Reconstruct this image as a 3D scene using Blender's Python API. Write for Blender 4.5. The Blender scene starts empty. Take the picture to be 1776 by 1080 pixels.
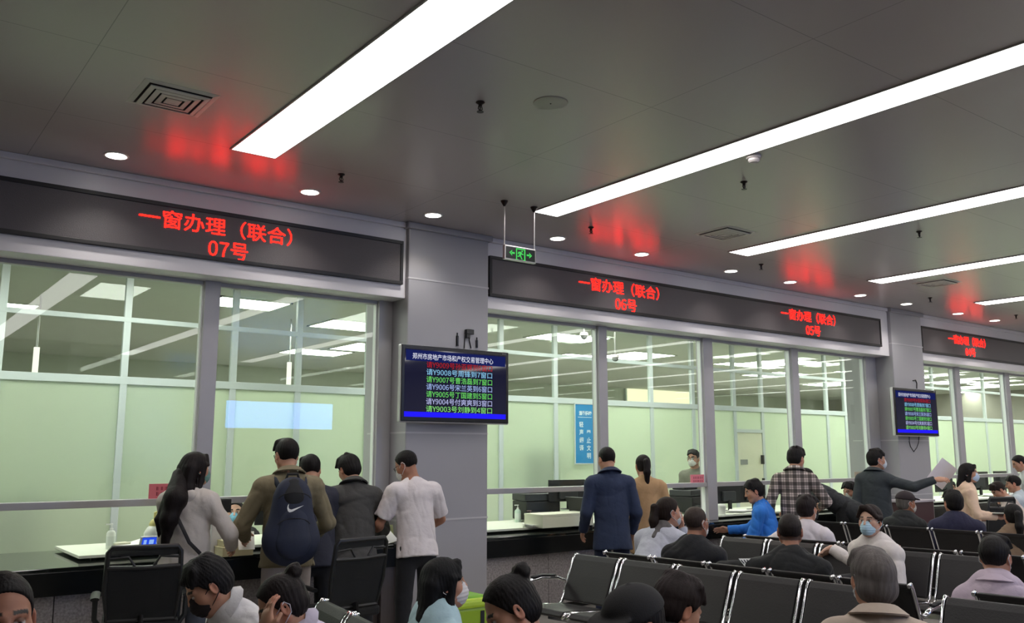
import bpy, math, random
import numpy as np
from mathutils import Vector, Matrix

random.seed(7)
SC = bpy.context.scene
COL = SC.collection

# ------------------------------------------------------------------ camera
CAM_H, TILT, YAW, FPX = 1.62, math.radians(9.05), math.radians(37.1), 1539.0
cam_data = bpy.data.cameras.new('camera')
cam_data.sensor_width = 36.0
cam_data.lens = FPX / 1776.0 * 36.0
cam_data.clip_start, cam_data.clip_end = 0.05, 200.0
cam = bpy.data.objects.new('camera', cam_data)
COL.objects.link(cam)
cam.location = (0.0, 0.0, CAM_H)
cam.rotation_euler = (math.pi / 2 + TILT, 0.0, -YAW)
SC.camera = cam

# ------------------------------------------------------------------ world, exposure, big lights
world = bpy.data.worlds.new('hall_world')
SC.world = world
world.use_nodes = True
world.node_tree.nodes['Background'].inputs['Color'].default_value = (0.55, 0.6, 0.6, 1)
world.node_tree.nodes['Background'].inputs['Strength'].default_value = 0.05
SC.view_settings.view_transform = 'Standard'
SC.view_settings.look = 'None'
SC.view_settings.gamma = 1.0
SC.view_settings.exposure = 0.0
SC.view_settings.use_curve_mapping = False
STRIP_STRENGTH = 9.5          # fluorescent strip lights of the hall
OFFICE_FILL = 22.0            # unseen panels added to brighten the glazed office
BACK_PANEL = 26.0              # panel lights of the room behind the office
DOWNLIGHT = 9.0

# pixel of the photograph -> point of the room at a known distance
F_H = np.array([math.sin(YAW), math.cos(YAW), 0.0]); RIGHT = np.array([math.cos(YAW), -math.sin(YAW), 0.0])
FWD = F_H * math.cos(TILT) + np.array([0, 0, math.sin(TILT)]); UPV = np.cross(RIGHT, FWD)
EYE = np.array([0, 0, CAM_H])
def pt(u, v, X=None, Y=None, Z=None, D=None):
    d = FWD * FPX + RIGHT * (u - 888) - UPV * (v - 540)
    if X is not None: k = X / d[0]
    elif Y is not None: k = Y / d[1]
    elif Z is not None: k = (Z - CAM_H) / d[2]
    else: k = D / FPX
    return EYE + d * k

# ------------------------------------------------------------------ materials
MATS = {}
def srgb(r, g, b):
    f = lambda c: (c / 255 / 12.92) if c / 255 <= 0.04045 else ((c / 255 + 0.055) / 1.055) ** 2.4
    return (f(r), f(g), f(b))

def mat(name, rgb=(200, 200, 200), rough=0.5, metal=0.0, spec=0.5, var=0.0, vscale=8.0, bump=0.0, bscale=120.0, sheen=0.0,
        stretch=(1, 1, 1), vcol=False, coat=0.0):
    if name in MATS: return MATS[name]
    m = bpy.data.materials.new(name); m.use_nodes = True
    nt = m.node_tree; N = nt.nodes; L = nt.links
    b = N['Principled BSDF']
    c = srgb(*rgb)
    b.inputs['Base Color'].default_value = (*c, 1)
    b.inputs['Roughness'].default_value = rough
    b.inputs['Metallic'].default_value = metal
    b.inputs['Specular IOR Level'].default_value = spec
    b.inputs['Sheen Weight'].default_value = sheen
    b.inputs['Coat Weight'].default_value = coat
    tc = N.new('ShaderNodeTexCoord'); mp = N.new('ShaderNodeMapping')
    mp.inputs['Scale'].default_value = stretch
    L.new(tc.outputs['Object'], mp.inputs['Vector'])
    if vcol:
        at = N.new('ShaderNodeAttribute'); at.attribute_name = 'tone'
        L.new(at.outputs['Color'], b.inputs['Base Color'])
    elif var > 0:
        n = N.new('ShaderNodeTexNoise'); n.inputs['Scale'].default_value = vscale; n.inputs['Detail'].default_value = 4
        L.new(mp.outputs['Vector'], n.inputs['Vector'])
        mr = N.new('ShaderNodeMapRange')
        mr.inputs['From Min'].default_value = 0.3; mr.inputs['From Max'].default_value = 0.7
        mr.inputs['To Min'].default_value = 1 - var; mr.inputs['To Max'].default_value = 1 + var
        L.new(n.outputs['Fac'], mr.inputs['Value'])
        mx = N.new('ShaderNodeVectorMath'); mx.operation = 'SCALE'
        mx.inputs[0].default_value = c
        L.new(mr.outputs['Result'], mx.inputs['Scale'])
        L.new(mx.outputs['Vector'], b.inputs['Base Color'])
    if bump > 0:
        n2 = N.new('ShaderNodeTexNoise'); n2.inputs['Scale'].default_value = bscale; n2.inputs['Detail'].default_value = 3
        L.new(mp.outputs['Vector'], n2.inputs['Vector'])
        bp = N.new('ShaderNodeBump'); bp.inputs['Strength'].default_value = bump; bp.inputs['Distance'].default_value = 0.01
        L.new(n2.outputs['Fac'], bp.inputs['Height']); L.new(bp.outputs['Normal'], b.inputs['Normal'])
    MATS[name] = m
    return m

def emit(name, rgb, strength, linear=False):
    if name in MATS: return MATS[name]
    m = bpy.data.materials.new(name); m.use_nodes = True
    N = m.node_tree.nodes; L = m.node_tree.links
    N.clear()
    o = N.new('ShaderNodeOutputMaterial'); e = N.new('ShaderNodeEmission')
    c = rgb if linear else srgb(*rgb)
    e.inputs['Color'].default_value = (*c, 1); e.inputs['Strength'].default_value = strength
    L.new(e.outputs[0], o.inputs[0])
    MATS[name] = m
    return m

def glass(name, tint, ior=1.45, refl=1.0):
    if name in MATS: return MATS[name]
    m = bpy.data.materials.new(name); m.use_nodes = True
    N = m.node_tree.nodes; L = m.node_tree.links; N.clear()
    o = N.new('ShaderNodeOutputMaterial'); t = N.new('ShaderNodeBsdfTransparent'); g = N.new('ShaderNodeBsdfGlossy')
    mx = N.new('ShaderNodeMixShader'); f = N.new('ShaderNodeFresnel'); f.inputs['IOR'].default_value = ior
    t.inputs['Color'].default_value = (*tint, 1); g.inputs['Roughness'].default_value = 0.0
    g.inputs['Color'].default_value = (refl, refl, refl, 1)
    ge = N.new('ShaderNodeNewGeometry'); ri = N.new('ShaderNodeMapRange')      # same reflectance on both faces of the sheet
    ri.inputs['To Min'].default_value = ior; ri.inputs['To Max'].default_value = 1 / ior
    L.new(ge.outputs['Backfacing'], ri.inputs['Value']); L.new(ri.outputs['Result'], f.inputs['IOR'])
    L.new(f.outputs[0], mx.inputs[0]); L.new(t.outputs[0], mx.inputs[1]); L.new(g.outputs[0], mx.inputs[2])
    L.new(mx.outputs[0], o.inputs[0])
    MATS[name] = m
    return m

def frosted(name, rgb, trans=0.6, gloss=0.08):
    if name in MATS: return MATS[name]
    m = bpy.data.materials.new(name); m.use_nodes = True
    N = m.node_tree.nodes; L = m.node_tree.links; N.clear()
    o = N.new('ShaderNodeOutputMaterial'); t = N.new('ShaderNodeBsdfTranslucent'); d = N.new('ShaderNodeBsdfDiffuse'); g = N.new('ShaderNodeBsdfGlossy')
    c = (*srgb(*rgb), 1)
    t.inputs['Color'].default_value = c; d.inputs['Color'].default_value = c; g.inputs['Roughness'].default_value = 0.25
    a = N.new('ShaderNodeMixShader'); a.inputs[0].default_value = trans
    b = N.new('ShaderNodeMixShader'); b.inputs[0].default_value = gloss
    L.new(d.outputs[0], a.inputs[1]); L.new(t.outputs[0], a.inputs[2])
    L.new(a.outputs[0], b.inputs[1]); L.new(g.outputs[0], b.inputs[2]); L.new(b.outputs[0], o.inputs[0])
    MATS[name] = m
    return m

def sheer(name, rgb, alpha):
    """loose mesh fabric: part of the light passes through its holes"""
    if name in MATS: return MATS[name]
    m = mat(name, rgb, rough=0.8)
    m.node_tree.nodes['Principled BSDF'].inputs['Alpha'].default_value = alpha
    return m

# ------------------------------------------------------------------ mesh building
OFF = {}
def off(o):
    return OFF.get(o.name, np.zeros(3)) if o is not None else np.zeros(3)

class MB:
    def __init__(s): s.v = []; s.f = []
    def add(s, verts, faces):
        k = len(s.v)
        s.v.extend([tuple(map(float, p)) for p in verts]); s.f.extend([tuple(i + k for i in f) for f in faces])
        return s
    def box(s, c, size, rot=None, taper=1.0):
        x, y, z = [d / 2 for d in size]
        P = [(-x, -y, -z), (x, -y, -z), (x, y, -z), (-x, y, -z), (-x * taper, -y * taper, z), (x * taper, -y * taper, z), (x * taper, y * taper, z), (-x * taper, y * taper, z)]
        if rot is not None: P = [tuple(rot @ Vector(p)) for p in P]
        P = [(p[0] + c[0], p[1] + c[1], p[2] + c[2]) for p in P]
        return s.add(P, [(0, 3, 2, 1), (4, 5, 6, 7), (0, 1, 5, 4), (1, 2, 6, 5), (2, 3, 7, 6), (3, 0, 4, 7)])
    def bb(s, lo, hi):
        return s.box([(a + b) / 2 for a, b in zip(lo, hi)], [abs(b - a) for a, b in zip(lo, hi)])
    def cyl(s, p0, p1, r0, r1=None, n=16, cap=True):
        r1 = r0 if r1 is None else r1
        p0, p1 = np.array(p0, float), np.array(p1, float)
        ax = p1 - p0; ax /= np.linalg.norm(ax) + 1e-9
        h = np.array([0, 0, 1.0]) if abs(ax[2]) < 0.9 else np.array([1.0, 0, 0])
        a = np.cross(ax, h); a /= np.linalg.norm(a); b = np.cross(ax, a)
        V = []
        for p, r in ((p0, r0), (p1, r1)):
            for i in range(n):
                t = 2 * math.pi * i / n
                V.append(p + r * (math.cos(t) * a + math.sin(t) * b))
        F = [(i, i + n, (i + 1) % n + n, (i + 1) % n) for i in range(n)]
        if cap: F += [tuple(range(n)), tuple(range(2 * n - 1, n - 1, -1))]
        return s.add(V, F)
    def tube(s, pts, r, n=8, closed=False, flat=None):
        P = [np.array(p, float) for p in pts]; m = len(P); V = []; prev = None
        for i, p in enumerate(P):
            if closed: t = P[(i + 1) % m] - P[i - 1]
            else: t = P[min(i + 1, m - 1)] - P[max(i - 1, 0)]
            t = t / (np.linalg.norm(t) + 1e-9)
            if prev is None:
                h = np.array([0, 0, 1.0]) if abs(t[2]) < 0.9 else np.array([1.0, 0, 0])
                a = np.cross(t, h)
            else: a = prev - t * (prev @ t)
            a /= np.linalg.norm(a) + 1e-9; prev = a; b = np.cross(t, a)
            rr = r[i] if isinstance(r, (list, tuple)) else r
            for k in range(n):
                q = 2 * math.pi * k / n
                fa, fb = (1, 1) if flat is None else flat
                V.append(p + rr * (fa * math.cos(q) * a + fb * math.sin(q) * b))
        F = []
        for i in range(m if closed else m - 1):
            j = (i + 1) % m
            for k in range(n):
                F.append((i * n + k, i * n + (k + 1) % n, j * n + (k + 1) % n, j * n + k))
        if not closed: F += [tuple(range(n - 1, -1, -1)), tuple(range((m - 1) * n, m * n))]
        return s.add(V, F)
    def lathe(s, prof, c=(0, 0, 0), n=24):
        V = []; F = []; m = len(prof)
        for r, z in prof:
            for k in range(n):
                q = 2 * math.pi * k / n
                V.append((c[0] + r * math.cos(q), c[1] + r * math.sin(q), c[2] + z))
        for i in range(m - 1):
            for k in range(n): F.append((i * n + k, i * n + (k + 1) % n, (i + 1) * n + (k + 1) % n, (i + 1) * n + k))
        F += [tuple(range(n - 1, -1, -1)), tuple(range((m - 1) * n, m * n))]
        return s.add(V, F)
    def ball(s, c, r, n=14, sc=(1, 1, 1)):
        prof = [(max(1e-4, r * math.sin(math.pi * i / n)), -r * math.cos(math.pi * i / n)) for i in range(n + 1)]
        k = len(s.v); s.lathe(prof, (0, 0, 0), n * 2)
        for i in range(k, len(s.v)):
            p = s.v[i]; s.v[i] = (c[0] + p[0] * sc[0], c[1] + p[1] * sc[1], c[2] + p[2] * sc[2])
        return s
    def prism(s, poly, o, u, v, depth):
        """polygon (in plane o + a*u + b*v) pushed by the vector depth"""
        o, u, v, d = [np.array(q, float) for q in (o, u, v, depth)]
        n = len(poly)
        V = [o + a * u + b * v for a, b in poly]; V += [p + d for p in V]
        F = [tuple(range(n - 1, -1, -1)), tuple(range(n, 2 * n))] + [(i, (i + 1) % n, (i + 1) % n + n, i + n) for i in range(n)]
        return s.add(V, F)
    def extr(s, prof, x0, x1, th):
        """strip of thickness th along the profile (y, z), spanning x0..x1"""
        P = [np.array(p, float) for p in prof]; m = len(P); V = []
        for i, p in enumerate(P):
            t = P[min(i + 1, m - 1)] - P[max(i - 1, 0)]; t /= np.linalg.norm(t)
            nrm = np.array([-t[1], t[0]])
            for x, sgn in ((x0, 1), (x1, 1), (x1, -1), (x0, -1)):
                q = p + nrm * th / 2 * sgn; V.append((x, q[0], q[1]))
        F = [(0, 1, 2, 3), tuple(4 * (m - 1) + k for k in (3, 2, 1, 0))]
        for i in range(m - 1):
            for k in range(4):
                a, b = 4 * i + k, 4 * i + (k + 1) % 4
                F.append((a, a + 4, b + 4, b))
        return s.add(V, F)
    def build(s, name, m, parent=None, smooth=False, bevel=0.0, kind=None, label=None):
        o0 = off(parent)
        me = bpy.data.meshes.new(name)
        V = [(p[0] - o0[0], p[1] - o0[1], p[2] - o0[2]) for p in s.v]
        me.from_pydata(V, [], s.f); me.update()
        import bmesh
        bm = bmesh.new(); bm.from_mesh(me); bmesh.ops.recalc_face_normals(bm, faces=bm.faces)
        if bevel > 0:
            ed = [e for e in bm.edges if len(e.link_faces) == 2 and e.calc_face_angle(0) > 0.6]
            bmesh.ops.bevel(bm, geom=ed, offset=bevel, segments=2, affect='EDGES', profile=0.6)
        bm.to_mesh(me); bm.free()
        if m is not None: me.materials.append(m)
        if smooth:
            me.polygons.foreach_set('use_smooth', [True] * len(me.polygons))
        o = bpy.data.objects.new(name, me); COL.objects.link(o)
        if smooth == 'auto':
            try: me.set_sharp_from_angle(angle=math.radians(40))
            except Exception: pass
        if parent is not None: o.parent = parent
        OFF[o.name] = o0
        if kind: o['kind'] = kind
        if label: o['label'] = label
        return o

def tag(o, label, cat, group=None, kind=None):
    o['label'] = label; o['category'] = cat
    if group: o['group'] = group
    if kind: o['kind'] = kind
    return o
def thing(name, loc, label=None, cat=None, group=None):
    o = bpy.data.objects.new(name, None); COL.objects.link(o)
    o.location = tuple(map(float, loc)); o.empty_display_size = 0.1
    OFF[o.name] = np.array(loc, float)
    if label: tag(o, label, cat, group)
    return o
def copy_tree(o, parent=None):
    c = o.copy(); COL.objects.link(c)
    if parent is not None: c.parent = parent
    for ch in list(o.children): copy_tree(ch, c)
    return c
def struct(mb, name, m, parent=None, **k):
    return mb.build(name, m, parent, kind='structure', **k)

# ------------------------------------------------------------------ lettering
import os
def _font():
    try:
        d = bpy.utils.system_resource('DATAFILES', path='fonts')
        for n in os.listdir(d):
            if 'CJK' in n: return bpy.data.fonts.load(os.path.join(d, n))
    except Exception: pass
    return None
FONT = _font()
_TX = {}
def text_geo(body, weight=0.0):
    key = (body, weight)
    if key in _TX: return _TX[key]
    cu = bpy.data.curves.new('lettering_source', 'FONT')
    if FONT is not None: cu.font = FONT
    cu.body = body; cu.size = 1.0; cu.offset = weight; cu.resolution_u = 3; cu.fill_mode = 'FRONT'
    ob = bpy.data.objects.new('lettering_source', cu); COL.objects.link(ob)
    dg = bpy.context.evaluated_depsgraph_get(); dg.update()
    me = bpy.data.meshes.new_from_object(ob.evaluated_get(dg))
    V = np.array([tuple(v.co) for v in me.vertices]) if len(me.vertices) else np.zeros((0, 3))
    F = [tuple(p.vertices) for p in me.polygons]
    bpy.data.objects.remove(ob); bpy.data.meshes.remove(me); bpy.data.curves.remove(cu)
    _TX[key] = (V, F)
    return _TX[key]
def put_text(mb, body, o, u, v, w=None, h=None, weight=0.0, anchor=0.5):
    """lettering fitted to a width w or height h, centred on o in the plane of the unit vectors u, v"""
    V, F = text_geo(body, weight)
    if not len(V): return
    lo, hi = V.min(0), V.max(0); sz = hi - lo
    sx = (w / sz[0]) if w else None; sy = (h / sz[1]) if h else None
    sx = sx or sy; sy = sy or sx
    o, u, v = np.array(o, float), np.array(u, float), np.array(v, float)
    P = [o + u * ((p[0] - lo[0] - sz[0] * anchor) * sx) + v * ((p[1] - (lo[1] + hi[1]) / 2) * sy) for p in V]
    mb.add(P, F)
# ================================================================== the room
ZC = 3.82                     # hall ceiling
YF, YG, YI = 7.30, 7.60, 10.3 # sign fascia, service glazing, partition behind the clerks
XL, XR, YB = -4.0, 30.0, -7.0
PIL = [(4.24, 5.18), (12.77, 13.67), (21.2, 22.1)]

def ceiling_material():
    m = mat('ceiling_metal_panels', (174, 166, 166), rough=0.27, spec=0.75)
    nt = m.node_tree; N = nt.nodes; L = nt.links; b = N['Principled BSDF']
    g = N.new('ShaderNodeNewGeometry'); sx = N.new('ShaderNodeSeparateXYZ'); L.new(g.outputs['Position'], sx.inputs[0])
    def seam(sock, pitch, start):
        a = N.new('ShaderNodeMath'); a.operation = 'SUBTRACT'; a.inputs[1].default_value = start; L.new(sock, a.inputs[0])
        p = N.new('ShaderNodeMath'); p.operation = 'PINGPONG'; p.inputs[1].default_value = pitch / 2; L.new(a.outputs[0], p.inputs[0])
        c = N.new('ShaderNodeMath'); c.operation = 'LESS_THAN'; c.inputs[1].default_value = 0.0025; L.new(p.outputs[0], c.inputs[0])
        return c.outputs[0]
    mx = N.new('ShaderNodeMath'); mx.operation = 'MAXIMUM'
    L.new(seam(sx.outputs['X'], 3.05, 0.95), mx.inputs[0]); L.new(seam(sx.outputs['Y'], 1.2, 6.2), mx.inputs[1])
    c = N.new('ShaderNodeMix'); c.data_type = 'RGBA'
    c.inputs['A'].default_value = b.inputs['Base Color'].default_value; c.inputs['B'].default_value = (*srgb(142, 137, 138), 1)
    L.new(mx.outputs[0], c.inputs['Factor']); L.new(c.outputs['Result'], b.inputs['Base Color'])
    n = N.new('ShaderNodeTexNoise'); n.inputs['Scale'].default_value = 1.1; n.inputs['Detail'].default_value = 1
    bp = N.new('ShaderNodeBump'); bp.inputs['Strength'].default_value = 0.08; bp.inputs['Distance'].default_value = 0.05
    L.new(g.outputs['Position'], n.inputs['Vector']); L.new(n.outputs['Fac'], bp.inputs['Height']); L.new(bp.outputs['Normal'], b.inputs['Normal'])
    return m

M_WHITE = mat('white_aluminium_panel', (220, 216, 220), rough=0.42, var=0.03, vscale=2)
M_PILLAR = mat('white_pillar_panel', (162, 160, 164), rough=0.35, var=0.03, vscale=1.5)
M_FRAME = mat('grey_aluminium_frame', (168, 166, 170), rough=0.38, var=0.02)
M_PART = mat('partition_aluminium', (205, 214, 212), rough=0.4)
M_FLOOR = mat('polished_floor_tiles', (150, 146, 140), rough=0.2, var=0.06, vscale=3)
M_HALLWALL = mat('hall_wall_paint', (165, 160, 152), rough=0.6, var=0.03)
M_BACKWALL = mat('back_room_paint', (196, 200, 190), rough=0.7, var=0.03)
M_GLASS = glass('service_glass', (0.95, 0.978, 0.955), 1.42, 0.6)
M_CLEAR = glass('partition_glass', (0.92, 0.95, 0.915), 1.40, 0.6)
M_FROST = frosted('frosted_glass', (227, 237, 218))
M_JOINT = mat('panel_joint', (190, 188, 190), rough=0.3)

struct(MB().bb((XL, YB, -0.1), (XR, 20.0, 0.0)), 'floor', M_FLOOR)
struct(MB().bb((XL, YB, ZC), (XR, YG + 0.05, ZC + 0.1)), 'ceiling', ceiling_material())
M_OCEIL = mat('office_ceiling_tiles', (215, 216, 210), rough=0.7, var=0.02)
struct(MB().bb((XL, YG + 0.05, 3.6), (XR, 20.0, 3.7)), 'ceiling', M_OCEIL)
struct(MB().bb((XL - 0.1, YB, 0), (XL, 20, ZC)), 'wall_left', M_HALLWALL)
struct(MB().bb((XR, YB, 0), (XR + 0.1, 20, ZC)), 'wall_right', M_HALLWALL)
struct(MB().bb((XL, YB - 0.1, 0), (XR, YB, ZC)), 'wall_rear', M_HALLWALL)
struct(MB().bb((XL, 20, 0), (XR, 20.1, 3.7)), 'wall_back', M_BACKWALL)

# fascia and soffit over the windows, one run between each pair of pillars
RUNS = [(XL, PIL[0][0]), (PIL[0][1], PIL[1][0]), (PIL[1][1], PIL[2][0])]
for a, b in RUNS:
    struct(MB().bb((a, YF, 3.08), (b, YG + 0.12, ZC)), 'wall_front', M_WHITE, bevel=0.006)
for a, b in RUNS:             # shadow gap cornice under the ceiling
    struct(MB().bb((a, YF - 0.035, ZC - 0.05), (b, YF, ZC)), 'trim_1', M_WHITE, bevel=0.008)
for a, b in PIL:
    p = struct(MB().bb((a, 7.25, 0), (b, 8.08, ZC)), 'pillar', M_PILLAR, bevel=0.012)
    j = MB()
    for z in (3.27, 1.80, 0.99):
        j.bb((a - 0.003, 7.246, z), (b + 0.003, 8.0, z + 0.016))
    struct(j, 'trim_2', M_JOINT)
    c = MB(); c.bb((a - 0.03, 7.21, ZC - 0.06), (b + 0.03, 8.0, ZC)); struct(c, 'trim_3', M_PILLAR, bevel=0.01)

# service windows: mullions, head bar, service rail and panes
MULL = [[(-3.0, -2.86), (-1.2, -1.06), (0.60, 0.74), (2.41, 2.545), (4.09, 4.238)],
        [(5.182, 5.26), (6.96, 7.09), (8.77, 8.95), (10.63, 10.78), (12.48, 12.768)],
        [(13.672, 13.75), (15.23, 15.39), (17.08, 17.24), (18.9, 19.05), (20.7, 20.85)]]
CT = 0.79                     # counter top
for w, ms in enumerate(MULL):
    f = MB()
    for a, b in ms: f.bb((a, 7.535, CT), (b, 7.66, 3.08))
    for (a0, b0), (a1, b1) in zip(ms, ms[1:]):
        f.bb((b0, 7.57, 3.045), (a1, 7.64, 3.08))
    win = struct(f, 'window_%d' % (w + 1), M_FRAME, bevel=0.006)
    r = MB()
    for (a0, b0), (a1, b1) in zip(ms, ms[1:]):
        r.bb((b0 - 0.005, 7.55, 1.20), (a1 + 0.005, 7.65, 1.255))
    struct(r, 'window_rail', mat('rail_aluminium', (182, 180, 182), rough=0.3, metal=0.4), win, bevel=0.004)
    s = MB()
    for a, b in ms: s.bb((a - 0.012, 7.575, CT), (a, 7.63, 3.045))
    struct(s, 'window_bead', mat('white_glazing_bead', (228, 232, 230), rough=0.4), win)
    for (a0, b0), (a1, b1) in zip(ms, ms[1:]):
        struct(MB().bb((b0, 7.598, 1.255), (a1, 7.606, 3.045)), 'window_pane', M_GLASS, win)

# glazed partition behind the clerks
VERT = [-3.6, -2.4, -1.15, 0.03, 1.25, 2.46, 3.67, 4.48, 5.44, 6.5, 7.58, 8.60, 9.42, 10.65, 11.66, 12.75, 13.53, 14.6, 15.57, 16.2, 17.3, 18.5, 19.7, 20.9, 22.1, 23.3, 24.5, 26, 27.5, 29]
DOORS = {(12.75, 13.53), (16.2, 17.3)}
f = MB()
for x in VERT: f.bb((x - 0.037, YI - 0.03, 0), (x + 0.037, YI + 0.03, 3.6))
for z, h in ((3.07, 0.055), (2.40, 0.085), (3.57, 0.06), (0.04, 0.08)):
    f.bb((XL, YI - 0.032, z - h / 2), (XR, YI + 0.032, z + h / 2))
for a, b in DOORS: f.bb((a, YI - 0.034, 1.98), (b, YI + 0.034, 2.04))
part = struct(f, 'window_4', M_PART, bevel=0.004)
for a, b in zip([XL] + VERT, VERT + [XR]):
    if b - a < 0.1: continue
    z0 = 2.04 if (a, b) in DOORS else 0.08
    struct(MB().bb((a + 0.03, YI - 0.006, z0), (b - 0.03, YI + 0.006, 2.37)), 'frosted_pane', M_FROST, part)
    struct(MB().bb((a + 0.03, YI - 0.004, 2.44), (b - 0.03, YI + 0.004, 3.045)), 'clear_pane', M_CLEAR, part)
    struct(MB().bb((a + 0.03, YI - 0.004, 3.095), (b - 0.03, YI + 0.004, 3.55)), 'clear_pane', M_CLEAR, part)
for k, (a, b) in enumerate(sorted(DOORS)):
    d = struct(MB().bb((a + 0.045, YI - 0.02, 0.02), (b - 0.045, YI + 0.02, 1.975)), 'door_%d' % (k + 1),
               frosted('door_leaf', (238, 240, 220), 0.35), bevel=0.004)
    h = MB(); h.box((b - 0.09, YI - 0.05, 1.62 - 0.12), (0.025, 0.06, 0.16)); h.box((b - 0.09, YI - 0.05, 1.02), (0.02, 0.05, 0.3))
    struct(h, 'door_handle', mat('dark_steel', (70, 72, 72), rough=0.35, metal=0.6), d)
    struct(MB().box((a + 0.2, YI - 0.024, 1.46), (0.2, 0.006, 0.09)), 'door_plate', mat('grey_door_plate', (150, 155, 148), rough=0.5), d)
# glowing panel added for a bright patch on the back room's far wall
def far_glow(x0, x1, z0, z1, n):
    f = MB(); f.bb((x0 - 0.06, 19.9, z0 - 0.06), (x1 + 0.06, 20.0, z1 + 0.06))
    w = struct(f, 'window_%d' % n, M_PART)
    struct(MB().bb((x0, 19.88, z0), (x1, 19.9, z1)), 'glow_face', emit('far_glow_face', (250, 246, 205), 1.6), w)
a, b = pt(1088, 698, Y=19.9), pt(1200, 660, Y=19.9)
far_glow(a[0], b[0], a[2], b[2], 5)

# ------------------------------------------------------------------ lights of the ceilings
M_STRIP = emit('strip_diffuser', (255, 252, 250), STRIP_STRENGTH)
M_TRIM = mat('light_trim', (150, 148, 145), rough=0.4)
def strip(x0, x1, label):
    t = thing('ceiling_light', ((x0 + x1) / 2, 0, ZC - 0.02), label, 'ceiling light', 'long strip lights in the hall ceiling')
    y0, y1 = -6.0, 6.2
    MB().bb((x0, y0, ZC - 0.008), (x1, y1, ZC - 0.001)).build('diffuser', M_STRIP, t)
    f = MB()
    f.bb((x0 - 0.012, y0 - 0.012, ZC - 0.010), (x0, y1 + 0.012, ZC)); f.bb((x1, y0 - 0.012, ZC - 0.010), (x1 + 0.012, y1 + 0.012, ZC))
    f.bb((x0, y1, ZC - 0.010), (x1, y1 + 0.012, ZC)); f.bb((x0, y0 - 0.012, ZC - 0.010), (x1, y0, ZC))
    f.build('frame', M_TRIM, t)
strip(2.12, 2.45, 'widest glowing strip light, in the ceiling in front of the first sign')
strip(4.94, 5.22, 'long glowing strip light whose end is beside the hanging exit sign')
strip(7.70, 8.02, 'long glowing strip light ending just past the second square air vent')
strip(10.45, 10.76, 'thin glowing strip light ending before the farthest square air vent')
strip(13.28, 13.60, 'short far strip light next to the second pillar, lowest in the photo')
for x in (16.1, 18.9, 21.7, 24.5, 27.3):
    strip(x, x + 0.32, 'strip light of the hall beyond the right edge of the view')

ring = mat('downlight_ring', (225, 225, 222), rough=0.35)
lamp = emit('downlight_glow', (255, 250, 240), DOWNLIGHT)
DL = [(210, 261, 'round recessed downlight directly left of the first red ceiling glow'),
      (546, 328, 'round recessed downlight beside the sprinkler right of the first red glow'),
      (758, 370, 'round recessed downlight above the left pillar'),
      (971, 412, 'round recessed downlight just right of the hanging exit sign'),
      (1115, 440, 'round recessed downlight under the second red ceiling glow'),
      (1266, 470, 'round recessed downlight below the end of the third strip light'),
      (1370, 489, 'round recessed downlight left of the third red ceiling glow'),
      (1484, 513, 'round recessed downlight right of the third red ceiling glow'),
      (1563, 528, 'round recessed downlight above the far pillar'),
      (1650, 545, 'round recessed downlight left of the farthest red glow'),
      (1712, 557, 'round recessed downlight farthest along the sign row')]
for u, v, lab in DL:
    p = pt(u, v, Z=ZC); p[1] = 6.88
    t = thing('downlight', (p[0], p[1], ZC), lab, 'downlight', 'recessed downlights along the signs')
    MB().lathe([(0.075, -0.006), (0.088, -0.006), (0.09, 0.0), (0.075, 0.0)], p * [1, 1, 0] + [0, 0, ZC], 28).build('ring', ring, t, smooth='auto')
    MB().lathe([(0.001, -0.009), (0.074, -0.007), (0.074, -0.002), (0.001, -0.002)], p * [1, 1, 0] + [0, 0, ZC], 28).build('lens', lamp, t)
    ld = bpy.data.lights.new('downlight_lamp', 'SPOT'); ld.energy = 26; ld.spot_size = math.radians(115); ld.spot_blend = 0.8
    ld.shadow_soft_size = 0.06; ld.color = (1, 0.96, 0.9)
    lo = bpy.data.objects.new('lamp', ld); COL.objects.link(lo); lo.parent = t; lo.location = (0, 0, -0.03)

def panel_light(x, y, w, d, s, label, z=3.6, colour=(250, 255, 236), m=None):
    t = thing('panel_light', (x, y, z - 0.01), label, 'ceiling light', 'square panel lights behind the glazing')
    MB().bb((x - w / 2, y - d / 2, z - 0.012), (x + w / 2, y + d / 2, z - 0.004)).build('diffuser', m, t)
    f = MB()
    for q in ((-1, 0), (1, 0), (0, -1), (0, 1)):
        f.box((x + q[0] * w / 2, y + q[1] * d / 2, z - 0.008), (0.03 if q[0] else w + 0.03, 0.03 if q[1] else d + 0.03, 0.016))
    f.build('frame', ring, t)
OM = emit('office_fill', (252, 255, 246), OFFICE_FILL); BM_ = emit('back_panel', (253, 255, 244), BACK_PANEL)
for x in (-1.6, 0.6, 2.6, 6.1, 8.2, 10.3, 14.6, 16.2, 17.8, 19.4, 21.0, 22.6, 24.2, 25.8, 27.4):  # out of sight, added only to brighten the office
    panel_light(x, 9.0, 0.6, 1.2, 0, 'unseen panel light added over the clerks to brighten the office', m=OM)
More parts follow.
